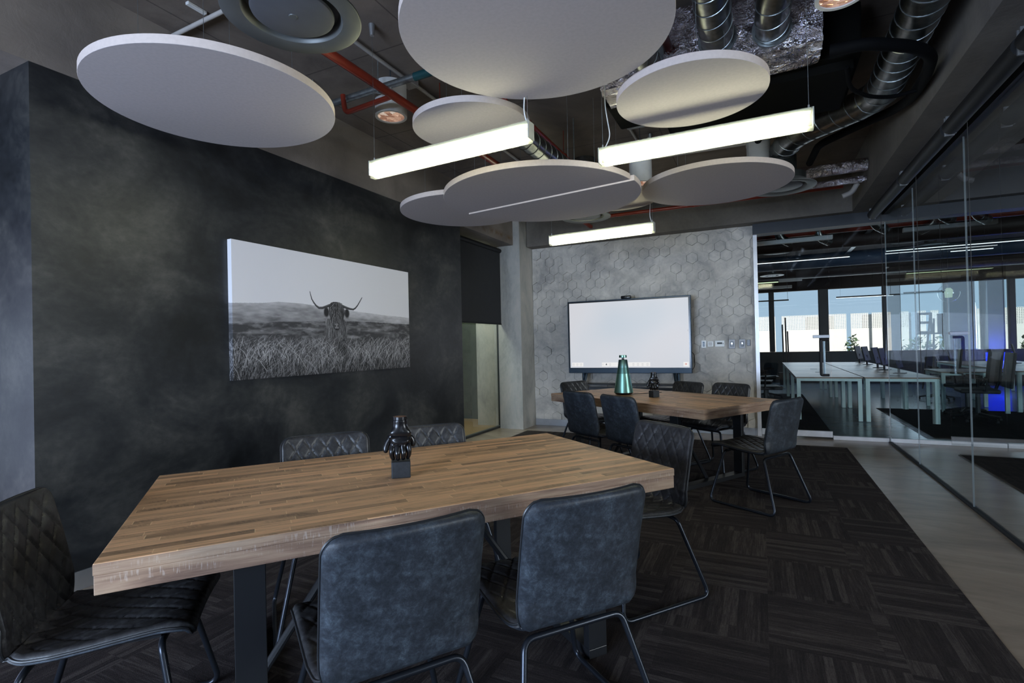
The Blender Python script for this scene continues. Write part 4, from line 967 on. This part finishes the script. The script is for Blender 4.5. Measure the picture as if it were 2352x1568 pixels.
# pipes
def pipe(name, label, cat, pts, r, mat, fr=0.06, group=None, extra=None):
    t = thing(name, label, cat, pts[0], 0, group); o0 = Vector(pts[0])
    P = [Vector(p) - o0 for p in pts]
    MB().sweep(fillet(P, fr) if len(P) > 2 else P, r, 16).build('tube', mat, t, smooth=True)
    if extra: extra(t, P)
    return t
def clips(k, r, mat='galvanised', up=True):
    def f(t, P):
        z = CEIL - t.location.z
        for i in range(k):
            q = P[0].lerp(P[-1], (i + .5) / k); d = (P[-1] - P[0]).normalized()
            MB().cyl(q - d * .012, q + d * .012, r + .005, 14).build('clamp', mat, t, smooth=True)
            if up: MB().cyl(q, (q.x, q.y, z), 0.004, 6).build('hanger_rod', mat, t)
    return f
pipe('sprinkler_pipe', 'long red sprinkler pipe passing over the left strip light', 'pipe', [(-2.31, -3.3, 3.1), (-2.30, 3.1, 3.1), (-2.30, 7.7, 3.1)], 0.030, 'red_pipe', 0.01, 'red sprinkler pipes', clips(4, .030, 'red_pipe'))
pipe('sprinkler_pipe', 'red branch pipe with an elbow, left of the cylinder spotlight', 'pipe', [(-2.30, 2.97, 3.1), (-2.76, 2.985, 3.08), (-2.78, 2.985, 3.22)], 0.019, 'red_pipe', 0.05, 'red sprinkler pipes')
pipe('sprinkler_pipe', 'red pipe above the short spiral duct', 'pipe', [(-1.74, 3.6, 3.2), (-1.74, 5.4, 3.2)], 0.028, 'red_pipe', 0.01, 'red sprinkler pipes', clips(2, .030, 'red_pipe'))
pipe('sprinkler_pipe', 'orange red pipe along the far beam', 'pipe', [(-2.4, 7.1, 3.08), (0.9, 7.12, 3.08)], 0.024, 'red_pipe', 0.01, 'red sprinkler pipes', clips(3, .024, 'red_pipe'))
pipe('sprinkler_pipe', 'red pipe beside the foil duct at the edge of the large disc', 'pipe', [(-0.52, 2.2, 3.2), (-0.48, 3.9, 3.2)], 0.026, 'red_pipe', 0.01, 'red sprinkler pipes', clips(2, .028, 'galvanised', False))
pipe('steel_pipe', 'galvanised steel pipe with clamp crossing under the red pipe', 'pipe', [(-3.49, 3.07, 3.22), (-2.15, 3.02, 3.22)], 0.026, 'galvanised', 0.01, None, clips(2, .03))
pipe('steel_pipe', 'short teal painted pipe end joined to the steel pipe', 'pipe', [(-2.15, 3.02, 3.22), (-1.65, 3.0, 3.22)], 0.029, 'teal_paint')
def boxes(t, P): MB().box(P[-1].x - .05, P[-1].x + .05, P[-1].y - .05, P[-1].y + .05, P[-1].z - .035, P[-1].z + .03, .006).build('junction_box', 'conduit_pvc', t)
gC = 'pale conduits under the slab'
pipe('conduit', 'pale conduit running away over the red pipe', 'conduit', [(-2.47, 1.2, 3.43), (-2.47, 3.4, 3.43)], 0.014, 'conduit_pvc', .01, gC, boxes)
pipe('conduit', 'pale conduit beyond the junction box behind the small disc', 'conduit', [(-2.46, 3.46, 3.43), (-2.46, 7.6, 3.43)], 0.014, 'conduit_pvc', .01, gC)
pipe('conduit', 'pale conduit behind the disc at the upper left', 'conduit', [(-3.49, 2.17, 3.43), (-2.2, 2.13, 3.43)], 0.014, 'conduit_pvc', .01, gC)
pipe('conduit', 'pale conduit with a round box below the right strip light', 'conduit', [(-1.8, 6.03, 3.42), (-0.05, 6.13, 3.42)], 0.016, 'conduit_pvc', .01, gC, boxes)
pipe('conduit', 'pale conduit between the black actuator and the cross conduit', 'conduit', [(-1.12, 4.4, 3.43), (-1.12, 6.1, 3.43)], 0.013, 'conduit_pvc', .01, gC)
o = MB().box(-3.12, -3.09, 2.02, 2.14, 3.44, 3.459, .004).build('ceiling_bracket', 'white_paint'); tag(o, 'small pale slotted bracket fixed to the slab above the left disc', 'bracket')
pipe('conduit', 'dark thin smoke pipe behind the seamed disc', 'conduit', [(-1.55, 4.7, 2.95), (-1.55, 4.7, 3.45)], 0.006, 'galvanised')

# spiral ducts
def spiral(label, pts, r, fr=0.25, pitch=0.13, extra=None, n=10):
    t = thing('spiral_duct', label, 'air duct', pts[0], 0, 'galvanised spiral air ducts'); o0 = Vector(pts[0])
    P = fillet([Vector(p) - o0 for p in pts], fr, n) if len(pts) > 2 else [Vector(p) - o0 for p in pts]
    MB().sweep(P, r, 32).build('tube', 'spiral_duct', t, smooth=True)
    # helical seam along the path
    Q = []; d = 0.0; seg = []; 
    tot = sum((b_ - a).length for a, b_ in zip(P, P[1:])); steps = int(tot / pitch * 24); acc = [0]
    for a, b_ in zip(P, P[1:]): acc.append(acc[-1] + (b_ - a).length)
    nrm = None; j = 0
    for i in range(steps + 1):
        s = tot * i / steps
        while j < len(acc) - 2 and acc[j + 1] < s: j += 1
        tn = (P[j + 1] - P[j]).normalized(); c = P[j].lerp(P[j + 1], (s - acc[j]) / max(1e-9, acc[j + 1] - acc[j]))
        if nrm is None: nrm = tn.cross(Vector((0, 0, 1)) if abs(tn.z) < .9 else Vector((1, 0, 0))).normalized()
        nrm = (nrm - tn * nrm.dot(tn)).normalized(); bn = tn.cross(nrm); a = 2 * PI * s / pitch
        Q.append(c + (nrm * math.cos(a) + bn * math.sin(a)) * (r + 0.001))
    MB().sweep(Q, 0.0035, 5).build('seam', 'galvanised', t, smooth=True)
    if extra: extra(t, P)
    return t
spiral('short bright spiral duct behind the left strip light', [(-1.80, 3.95, 3.10), (-1.74, 5.3, 3.10)], 0.095)
spiral('spiral duct dropping from the foil plenum, left of the pair', [(-0.20, 3.44, 3.17), (-0.20, 1.6, 3.17)], 0.095)
spiral('spiral duct with an elbow on the foil plenum, right of the pair', [(0.10, 3.44, 3.15), (0.10, 3.16, 3.15), (0.26, 2.4, 3.20), (0.30, 1.5, 3.20)], 0.090, 0.18)
spiral('spiral duct passing the edge of the large disc', [(-0.62, 3.5, 3.12), (-0.62, 2.2, 3.12)], 0.085)
spiral('long diagonal spiral duct leading down to the far diffuser', [(0.80, 0.8, 3.12), (0.85, 4.72, 3.12), (0.32, 5.20, 3.12), (0.22, 5.62, 3.12), (0.22, 5.62, 3.0)], 0.112, 0.22)
o = MB().cyl((0.22, 5.62, 2.88), (0.22, 5.62, 3.02), 0.10, 32).build('duct_collar', 'galvanised', smooth=True); tag(o, 'bright steel collar between diagonal duct and far diffuser', 'duct collar')

# foil plenum and fan coil unit
def crumpled():
    mb = MB(); bm = mb.bm
    mb.box(-0.74, 0.56, 0, 0.30, 0, 0.40)
    bmesh.ops.subdivide_edges(bm, edges=bm.edges, cuts=28, use_grid_fill=True)
    for v in bm.verts:
        n = mnoise.noise_vector(v.co * 9) * 0.010 + mnoise.noise_vector(v.co * 24) * 0.006; v.co += Vector(n)
    return mb
t = thing('foil_plenum', 'crumpled silver foil air plenum at the top right', 'air plenum', (-0.20, 3.445, 3.02))
crumpled().build('insulated_box', 'crumpled_foil', t)
for x, r in ((0.0, 0.10), (0.30, 0.095), (-0.42, 0.09)): MB().cyl((x, -0.012, 0.15 if x < .2 else .13), (x, 0.02, 0.15 if x < .2 else .13), r + .012, 32).build('spigot_collar', 'galvanised', t, smooth=True)
t = thing('fan_coil_unit', 'black fan coil unit behind the foil plenum', 'air unit', (-0.1, 3.80, 3.0))
MB().box(-0.55, 0.70, 0.0, 0.75, 0.06, 0.38, .01).build('casing', 'dark_unit', t); MB().box(-0.50, 0.66, 0.05, 0.70, 0.0, 0.055).build('drip_tray', 'dark_unit', t)
MB().box(0.0, 0.40, 0.76, 0.78, -0.02, 0.30).build('rear_flange', 'diffuser_dark', t)
for x in (-0.45, 0.6): MB().cyl((x, 0.3, 0.38), (x, 0.3, 0.459), 0.006, 6).build('hanger_rod', 'galvanised', t)
t = thing('damper_actuator', 'small black damper actuator left of the lit disc', 'actuator', (-0.90, 3.86, 3.14)); t.scale = (1.6, 1.3, 1.6)
MB().box(-.06, .07, -.06, .30, -.05, .06, .012).build('motor_body', 'dark_unit', t); MB().box(-.05, .04, .30, .44, -.01, .0, .001).build('mounting_plate', 'galvanised', t); MB().cyl((0, .1, .06), (0, .1, .19), .01, 8).build('shaft', 'dark_unit', t)
gH = 'black insulated hoses at the upper right'
pipe('insulated_hose', 'thick black hose looping beside the long duct', 'hose', [(0.40, 3.50, 2.97), (0.56, 3.46, 2.95), (0.82, 3.63, 2.95), (0.945, 3.82, 2.96), (0.99, 4.15, 2.98), (1.01, 4.6, 3.02), (0.98, 5.0, 3.10), (0.78, 5.5, 3.18), (0.55, 5.87, 3.2), (0.52, 6.5, 3.22)], 0.034, 'black_rubber', .12, gH)
pipe('insulated_hose', 'black hose crossing towards the seamed disc side', 'hose', [(0.60, 4.0, 3.22), (0.2, 4.81, 3.22), (0.06, 5.3, 3.22), (-0.06, 5.95, 3.22), (-0.08, 6.6, 3.22)], 0.030, 'black_rubber', .15, gH)
pipe('insulated_hose', 'thin black hose sagging under the long duct', 'hose', [(0.52, 3.83, 3.0), (0.56, 4.02, 2.94), (0.69, 4.19, 2.93), (0.84, 4.30, 2.94), (0.98, 4.34, 2.97)], 0.013, 'black_rubber', .08, gH)
pipe('foil_pipe', 'foil wrapped pipe ending at the right beam', 'pipe', [(0.33, 6.66, 3.16), (1.065, 6.63, 3.16)], 0.068, 'crumpled_foil')
pipe('foil_pipe', 'thinner foil wrapped pipe below the other', 'pipe', [(0.38, 6.74, 3.03), (1.065, 6.72, 3.03)], 0.035, 'crumpled_foil')
pipe('drain_pipe', 'grey drain stub bent down below the foil pipes', 'pipe', [(1.0, 6.85, 3.02), (0.95, 6.85, 2.93), (0.86, 6.86, 2.90)], 0.028, 'conduit_pvc', .04)

# ------------------------------------------------------------------ office beyond the glass
# window wall y = 18
yw = 18.0
struct('wall_office_far', MB().box(-3, 10, yw, yw + .2, 0, 0.93).box(-3, 10, yw, yw + .2, 2.78, CEIL), 'office_header', 'dark brown header over the office windows', 'wall')
struct('wall_office_sill', MB().box(-3, 9.9, yw - .012, yw - .001, 0, 0.90), 'office_lower_wall', 'grey panelling below the office windows', 'wall')
struct('trim_10', MB().box(-3, 9.9, yw - .10, yw - .0005, 0.90, 0.935), 'mullion_grey', 'office window sill', 'sill')
struct('wall_office_pier', MB().box(4.58, 5.12, yw - .3, yw + .2, 0.936, 2.78).box(5.36, 5.70, yw - .35, yw + .2, 0.936, 2.78), 'blue_column', 'slate blue office pier beside the blue glow', 'wall')
wins = [(-3, 0.27), (0.36, 1.60), (1.80, 3.18), (3.55, 4.57), (5.13, 5.35), (5.72, 5.92), (6.02, 9.9)]
for i, (a, b_) in enumerate(wins):
    w = thing('window_%d' % (20 + i), 'office window bay, %s' % ('behind the hexagon wall', 'behind the glass door left half', 'behind the glass corner', 'by the dark easel', 'narrow slot left of the blue pier', 'narrow slot right of the blue pier', 'at the right edge')[i], 'window', (0, yw, 0), 0, None, 'structure')
    MB().box(a, b_, .05, .058, .936, 2.779).build('pane', 'outer_glass', w)
    MB().box(a, a + .03, .03, .09, .936, 2.779).box(b_ - .03, b_, .03, .09, .936, 2.779).build('frame', 'mullion_grey', w)
for a, b_, i in ((0.27, 0.36, 11), (1.60, 1.80, 12), (3.18, 3.55, 13), (5.92, 6.02, 14)):
    struct('trim_%d' % i, MB().box(a, b_, yw - .02, yw + .12, .936, 2.779), 'mullion_grey', 'dark mullion between office windows, %s' % {11: 'behind the door', 12: 'behind the pull handle', 13: 'broad one right of the glass corner', 14: 'at the right edge'}[i], 'mullion')
struct('ground_outside', MB().box(-12, 20, 18.3, 60, -0.3, -0.15), 'outdoor_paving', 'pale paving outside the office', 'ground')
# perforated sun screens of the building opposite
def mat_perf():
    m, nt, b = nm('perforated_screen')
    v = coords(nt); sep = nt.nodes.new('ShaderNodeSeparateXYZ'); nt.links.new(v, sep.inputs[0])
    def cell(c):
        f = math_n(nt, 'FRACT', math_n(nt, 'DIVIDE', math_n(nt, 'ADD', c, 50), 0.058)); return math_n(nt, 'LESS_THAN', math_n(nt, 'ABSOLUTE', math_n(nt, 'SUBTRACT', f, .5)), 0.27)
    hole = math_n(nt, 'MULTIPLY', math_n(nt, 'MULTIPLY', cell(sep.outputs[0]), cell(sep.outputs[2])), math_n(nt, 'GREATER_THAN', sep.outputs[2], 1.66))
    b.inputs['Base Color'].default_value = (0.80, 0.75, 0.70, 1); b.inputs['Roughness'].default_value = .8
    nt.links.new(math_n(nt, 'SUBTRACT', 1.0, hole), b.inputs['Alpha'])
mat_perf()
for i, (a, b_) in enumerate(((-1.6, 0.55), (0.78, 3.02), (3.17, 3.75), (3.85, 5.0), (5.28, 5.52), (5.66, 5.9), (6.6, 6.95), (7.0, 8.9), (9.1, 12))):
    o = MB().box(a, b_, 24, 24.05, -0.14, 2.26).build('sun_screen', 'perforated_screen')
    tag(o, 'cream perforated sun screen outside, %s' % ('left of the cactus gap', 'wide one behind the door handle', 'narrow one left of the glass corner', 'one right of the glass corner', 'slim one left of the easel', 'slim one right of the easel', 'slim one behind the blue pier', 'one left of the right edge', 'one at the right edge')[i], 'sun screen', 'perforated screens outside the office')
for a, b_, lab in ((1.9, 2.9, 'grey outbuilding glimpsed through the wide perforated screen'), (4.1, 5.6, 'grey outbuilding behind the screens right of the glass corner'), (8.3, 12, 'grey outbuilding at the right edge behind the screens')):
    o = MB().box(a, b_, 26.5, 28, -0.15, 2.3).build('outbuilding', 'grey_building'); tag(o, lab, 'building')
def bush(label, c, R, mat='leaf_green', n=260):
    mb = MB(); rnd = random.Random(int(c[0] * 10))
    for k in range(n):
        v = Vector((rnd.gauss(0, 1), rnd.gauss(0, 1), rnd.gauss(0, 1))).normalized() * rnd.uniform(.5, 1); p = Vector(c) + Vector((v.x * R[0], v.y * R[1], v.z * R[2])); s = rnd.uniform(.05, .12) * max(R)
        a = Vector((rnd.gauss(0, 1), rnd.gauss(0, 1), rnd.gauss(0, 1))).normalized(); b_ = a.cross(Vector((rnd.gauss(0, 1), rnd.gauss(0, 1), 1))).normalized()
        q = [mb.bm.verts.new(p + a * s), mb.bm.verts.new(p + b_ * s * .5), mb.bm.verts.new(p - a * s), mb.bm.verts.new(p - b_ * s * .5)]; mb.bm.faces.new(q)
    o = mb.build('shrub', mat, norm=False); return tag(o, label, 'shrub')
bush('green shrub in the gap left of the glass corner', (3.1, 23.2, 0.65), (.3, .3, .82)); bush('green shrub behind the dark easel', (5.1, 22.5, 0.6), (1.0, .4, .78), n=500)
bush('lilac flowering shrub low behind the easel', (4.35, 19.2, 0.45), (.7, .3, .6), 'lilac_flowers', 500); bush('green shrub at the right edge window', (7.6, 21.5, 0.6), (.5, .4, .78))
t = thing('potted_cactus', 'dark thin cactus stems against the bright window left of the door handle', 'plant', (0.62, 17.2, 0))
MB().lathe([(0.14, 0), (0.18, .35), (0.16, .35), (0.0, .33)], 20).build('pot', 'office_black', t, smooth=True)
for k, (x, h) in enumerate(((-.05, 1.75), (.03, 1.95), (.08, 1.55))): MB().sweep([(x, 0, .33), (x + .01, 0, 1.0), (x, 0, h)], .022, 6).build('stem', 'mullion_grey', t)

# bench desks with mint frames
def bench(label, x0, x1, y0, y1, z=0.70, legs=((0, 0), (1, 0), (0, 1), (1, 1)), rear=True):
    t = thing('bench_desk', label, 'desk', (x0, y0, 0), 0, 'office bench desks with pale mint frames'); w, d_ = x1 - x0, y1 - y0
    MB().box(0, w, 0, d_, z - .022, z).build('desktop', 'office_desk_wood', t, bevel=.002)
    MB().box(0.012, w - .012, .01, .05, z - .065, z - .023).box(.012, w - .012, d_ - .05, d_ - .01, z - .065, z - .023).box(.012, .06, .05, d_ - .05, z - .065, z - .023).box(w - .06, w - .012, .05, d_ - .05, z - .065, z - .023).build('under_frame', 'frame_mint', t)
    for a, b_ in legs:
        x = .012 if a == 0 else w - .067; y = .01 if b_ == 0 else d_ - .06
        MB().box(x, x + .055, y, y + .05, 0.007, z - .0655).build('leg', 'frame_mint', t)
    return t
b1 = bench('bench desk just behind the glass door, left half', 0.50, 1.42, 9.70, 11.62)
b2 = bench('bench desk just behind the glass door, right half', 1.445, 2.385, 9.70, 11.62)
bench('bench desk in the second row, left half', 0.50, 1.42, 11.65, 13.6); bench('bench desk in the second row, right half', 1.445, 2.385, 11.65, 13.6)
bench('bench desk in the back row, left half', 0.50, 1.42, 13.63, 15.75); bench('bench desk in the back row, right half', 1.445, 2.385, 13.63, 15.75)
bench('bench desk at the right edge of the frame', 3.86, 5.3, 11.55, 13.6); bench('bench desk at the right edge, rear one', 3.86, 5.3, 13.65, 16.0)
bench('lone pale desk behind the easel side', 2.78, 3.7, 11.3, 12.3)
for (x, y) in ((0.95, 10.1), (1.9, 10.1), (0.95, 11.1), (1.9, 11.1), (0.95, 12.2), (1.9, 12.2)):
    o = MB().box(x - .06, x + .06, y - .025, y + .025, .7005, .704).build('cable_flap', 'mullion_grey'); tag(o, 'small dark cable flap let into the office desktop, row %s, %s half' % ({10.1: 'nearest the glass', 11.1: 'second from the glass', 12.2: 'third from the glass'}[y], 'left' if x < 1 else 'right'), 'cable flap', 'cable flaps on the office desks')
def monitor(label, x, y, rz):
    t = thing('monitor', label, 'monitor', (x, y, .7005), D(rz), 'dark monitors on the office desks')
    M = Matrix.Rotation(D(-12), 4, 'X')
    MB().box(-.26, .26, -.012, .012, .10, .42).xf(M).build('panel', 'office_black', t); MB().box(-.02, .02, .02, .05, .01, .22).build('stand', 'office_black', t); MB().box(-.11, .11, -.06, .10, 0, .01).build('foot', 'office_black', t)
for k, (x, y, r) in enumerate(((2.20, 15.2, 70), (2.20, 14.2, 70), (2.15, 12.7, 70), (2.12, 11.9, 70), (2.12, 10.75, 70))):
    monitor('dark tilted monitor on the right-hand bench, %s' % ('farthest of the row', 'second farthest of the row', 'middle of the row', 'second nearest of the row', 'nearest of the row')[k], x, y, r)
monitor('dark monitor on the desk at the right edge of the frame', 4.9, 14.6, 70)
def task_chair(label, x, y, rz, s=1.0):
    t = thing('task_chair', label, 'office chair', (x, y, 0.0065), D(rz), 'black office task chairs')
    MB().box(-.24, .24, -.22, .24, .44, .50, .02).build('seat', 'office_black', t)
    MB().box(-.22, .22, -.30, -.26, .55, 1.08, .015).xf(Matrix.Rotation(D(6), 4, 'X')).build('backrest', 'office_black', t)
    MB().cyl((0, 0, .12), (0, 0, .44), .03, 10).build('gas_lift', 'mullion_grey', t)
    MB().cyl((0, -.2, .46), (0, -.25, .62), .02, 8).build('back_support', 'office_black', t)
    f = MB(); c = MB()
    for k in range(5):
        a = 2 * PI * k / 5; p = (.29 * math.cos(a), .29 * math.sin(a), .065); f.cyl((0, 0, .12), p, .022, 8, .014); c.cyl((p[0], p[1] - .015, .028), (p[0], p[1] + .015, .028), .028, 10)
    f.build('star_base', 'office_black', t); c.build('casters', 'office_black', t)
    for sx in (-1, 1): MB().sweep([(sx * .25, -.05, .47), (sx * .29, -.05, .66), (sx * .29, .12, .68)], .015, 6).build('armrest', 'office_black', t)
    return t
tc = [(0.05, 10.3, -80, 'black task chair left of the bench, next to the hexagon wall'), (-0.05, 11.6, -95, 'black task chair at the left of the second bench row'), (0.1, 13.0, -85, 'black task chair far left near the window'), (2.95, 10.2, 85, 'black task chair right of the nearest bench'), (3.05, 11.0, 95, 'black task chair right of the second bench'), (3.2, 13.3, 80, 'black task chair behind the lone pale desk'), (4.1, 10.9, 20, 'black task chair before the right edge desk, against the blue glow'), (5.0, 11.0, -10, 'black task chair at the far right edge')]
c0 = task_chair(tc[0][3], tc[0][0], tc[0][1], tc[0][2])
for x, y, r, lab in tc[1:]: dup(c0, (x, y, 0.0065), D(r), lab)

# easel with a dark board
t = thing('easel', 'dark easel carrying letter shaped board behind the glass corner', 'easel', (3.9, 16.0, 0))
for dx in (-.32, .36): MB().cyl((dx, 0, 0.02), (dx * .25 - .05, .05, 1.75), .022, 8).build('leg', 'office_black', t)
MB().cyl((0, .45, 0.02), (-.05, .06, 1.75), .02, 8).build('rear_leg', 'office_black', t); MB().box(-.42, .28, -.03, .03, 1.36, 1.40).build('ledge', 'office_black', t)
MB().box(-.40, -.34, -.01, .01, 1.401, 1.90).box(-.40, -.12, -.01, .01, 1.84, 1.90).box(-.16, -.10, -.01, .01, 1.66, 1.90).box(-.40, -.10, -.01, .01, 1.62, 1.68).box(-.14, -.08, -.01, .01, 1.401, 1.63).box(-.34, -.14, -.01, .01, 1.401, 1.44).prism([(.02, 0), (.02, .02), (.03, .02), (.03, 0)], 1.4, 1.41).build('letter_board', 'office_black', t)
MB().prism([(.0, -.01), (.16, -.01), (.16, .01), (.0, .01)], 1.401, 1.86).build('side_board', 'office_black', t)

# lights and services over the office
def led(label, x0, x1, y, z, mat='led_line', r=.012):
    t = thing('linear_light', label, 'linear light', (x0, y, z), 0, 'thin linear lights over the office'); w = x1 - x0
    MB().box(0, w, -r, r, 0, .008).build('diffuser', mat, t); MB().box(0, w, -r, r, .0085, .045).build('profile', 'office_black', t)
    for x in (.1, w - .1): MB().cyl((x, 0, .045), (x, 0, CEIL - z), .0015, 5).build('suspension_wire', 'mullion_grey', t)
led('thin white line of light above the glass door', -0.6, 1.45, 10.92, 2.75); led('thin white line of light right of the glass corner', 1.92, 4.6, 10.6, 2.75); led('short white line of light doubled below the longer one', 2.86, 3.4, 10.9, 2.70)
led('thin line of light seen against the sky behind the glass corner', 1.96, 3.3, 17.4, 2.45); led('greenish tube light low behind the glass door', -0.9, 0.35, 12.1, 2.50, 'office_tube', .04)
def batten(label, x0, x1, y, z):
    t = thing('batten_light', label, 'batten light', (x0, y, z), 0, 'unlit pale battens over the office'); w = x1 - x0
    MB().box(0, w, -.04, .04, 0, .06, .004).build('housing', 'conduit_pvc', t)
    for x in (.1, w - .1): MB().cyl((x, 0, .06), (x, 0, CEIL - z), .002, 5).build('suspension_wire', 'mullion_grey', t)
batten('pale batten in line with the greenish tube', 0.36, 0.78, 12.1, 2.5); batten('pale batten just below the greenish tube', -0.8, 0.66, 13.4, 2.48)
batten('long pale batten under the header above the door', -0.03, 1.0, 9.1, 2.80)
for lab, x0, y, z, r, m in (('dark red main running across behind the glass door', -2.9, 10.6, 3.20, .06, 'red_pipe'), ('second dark red main across the office', -2.9, 12.6, 3.25, .05, 'red_pipe')):
    pipe('office_pipe', lab, 'pipe', [(x0, y, z), (9.8, y, z)], r, m)
pipe('office_pipe', 'brown boxed duct across the office ceiling', 'duct', [(-2.9, 11.6, 3.18), (9.8, 11.6, 3.18)], .16, 'brown_duct')
pipe('office_pipe', 'slate blue duct across the office ceiling', 'duct', [(-2.9, 14.2, 3.15), (9.8, 14.2, 3.15)], .17, 'blue_column')
pipe('office_pipe', 'brown duct close to the office windows', 'duct', [(-2.9, 16.2, 3.15), (9.8, 16.2, 3.15)], .2, 'brown_duct')
t = thing('cable_tray', 'galvanised cable tray running away above the glass corner', 'cable tray', (1.80, 8.3, 3.22)); MB().box(-.04, .04, 0, 9.5, 0, .01).build('tray', 'galvanised', t)
for y in (1, 4, 7): MB().cyl((0, y, .01), (0, y, CEIL - 3.22), .004, 6).build('hanger_rod', 'galvanised', t)
for lab, x, y, z in (('pale ring diffuser over the office behind the door', 0.33, 12.0, 3.1), ('second pale ring diffuser over the office', 0.3, 15.4, 3.0), ('ring diffuser over the right part of the office', 3.0, 12.6, 3.05)):
    t = thing('office_diffuser', lab, 'air diffuser', (x, y, z), 0, 'ring diffusers over the office'); MB().lathe([(0.15, 0.05), (0.17, 0.0), (0.29, 0.0), (0.29, 0.01), (0.16, .06)], 40).build('ring', 'white_paint', t, smooth=True)
    MB().lathe([(0.0, 0.0), (0.10, 0.0), (0.10, .03)], 30).build('centre_plate', 'grey_paint', t); MB().cyl((0, 0, .02), (0, 0, CEIL - z), .1, 20).build('neck', 'spiral_duct', t, smooth=True)
for k, (x, y) in enumerate(((0.32, 10.3), (0.95, 10.6), (1.65, 9.9), (2.4, 9.6), (2.9, 9.9), (3.6, 9.6))):
    o = spiral('flexible silver duct bend over the office, %s' % ('nearest the door jamb', 'over the door middle', 'over the door handle', 'just right of the glass corner', 'above the long light line', 'toward the right edge')[k], [(x, y, CEIL - .02), (x, y, 3.10), (x + .18, y + .15, 3.02)], .07, .12, .08)
t = thing('glass_pendant', 'round clear glass pendant lamp with pale inner shade beyond the corner', 'pendant lamp', (3.05, 11.8, 2.08))
MB().lathe([(0.001, -.16)] + [(.16 * math.sin(a), -.16 * math.cos(a)) for a in np.linspace(.2, 2.9, 16)] + [(0.001, .16)], 36).build('globe', 'outer_glass', t, smooth=True)
MB().lathe([(0.05, -.08), (0.062, .05), (0.03, .09), (0.0, .09)], 24).build('inner_shade', 'pendant_glow', t, smooth=True); MB().cyl((0, 0, .15), (0, 0, CEIL - 2.08), .004, 6).build('cord', 'office_black', t)
for lab, x0, x1, y, z in (('thin black suspended rod left of the glass pendant', 2.35, 2.95, 11.6, 2.11), ('thin black suspended rod behind the glass door at left', -0.3, 0.55, 12.5, 2.15)):
    t = thing('suspended_rod', lab, 'curtain rod', (x0, y, z)); MB().cyl((0, 0, 0), (x1 - x0, 0, 0), .014, 8).build('rod', 'office_black', t); MB().cyl((x1 - x0 - .02, 0, 0), (x1 - x0 - .02, 0, CEIL - z), .003, 5).build('suspension_wire', 'office_black', t)
# blue glow and small warm lamps
t = thing('blue_light_panel', 'vivid blue lit panel low beyond the right edge desk', 'light panel', (5.50, 17.4, 0))
MB().box(-.27, .27, 0, .04, .35, 0.86).build('lit_face', 'blue_glow', t); MB().box(-.30, .30, .041, .09, .007, 0.88).build('backing', 'office_black', t)
bl = bpy.data.lights.new('blue_light', 'POINT'); bl.energy = 30; bl.color = (.02, .06, 1); bl.shadow_soft_size = .1; bo = bpy.data.objects.new('blue_light', bl); COL.objects.link(bo); bo.location = (5.5, 17.25, 1.05)
for k, (x, y, z) in enumerate(((3.35, 9.6, 3.15), (4.7, 10.4, 3.1), (2.05, 9.2, 3.2))):
    t = thing('small_downlight', 'tiny warm ceiling spot beyond the glass, %s' % ('upper right', 'at the right edge', 'just by the glass corner')[k], 'downlight', (x, y, z)); MB().lathe([(.035, 0), (.045, 0), (.045, .1), (0, .1)], 16).build('housing', 'office_black', t); MB().cyl((0, 0, .01), (0, 0, .03), .03, 14).build('lens', 'warm_spot', t); MB().cyl((0, 0, .1), (0, 0, CEIL - z), .008, 6).build('stem', 'office_black', t)
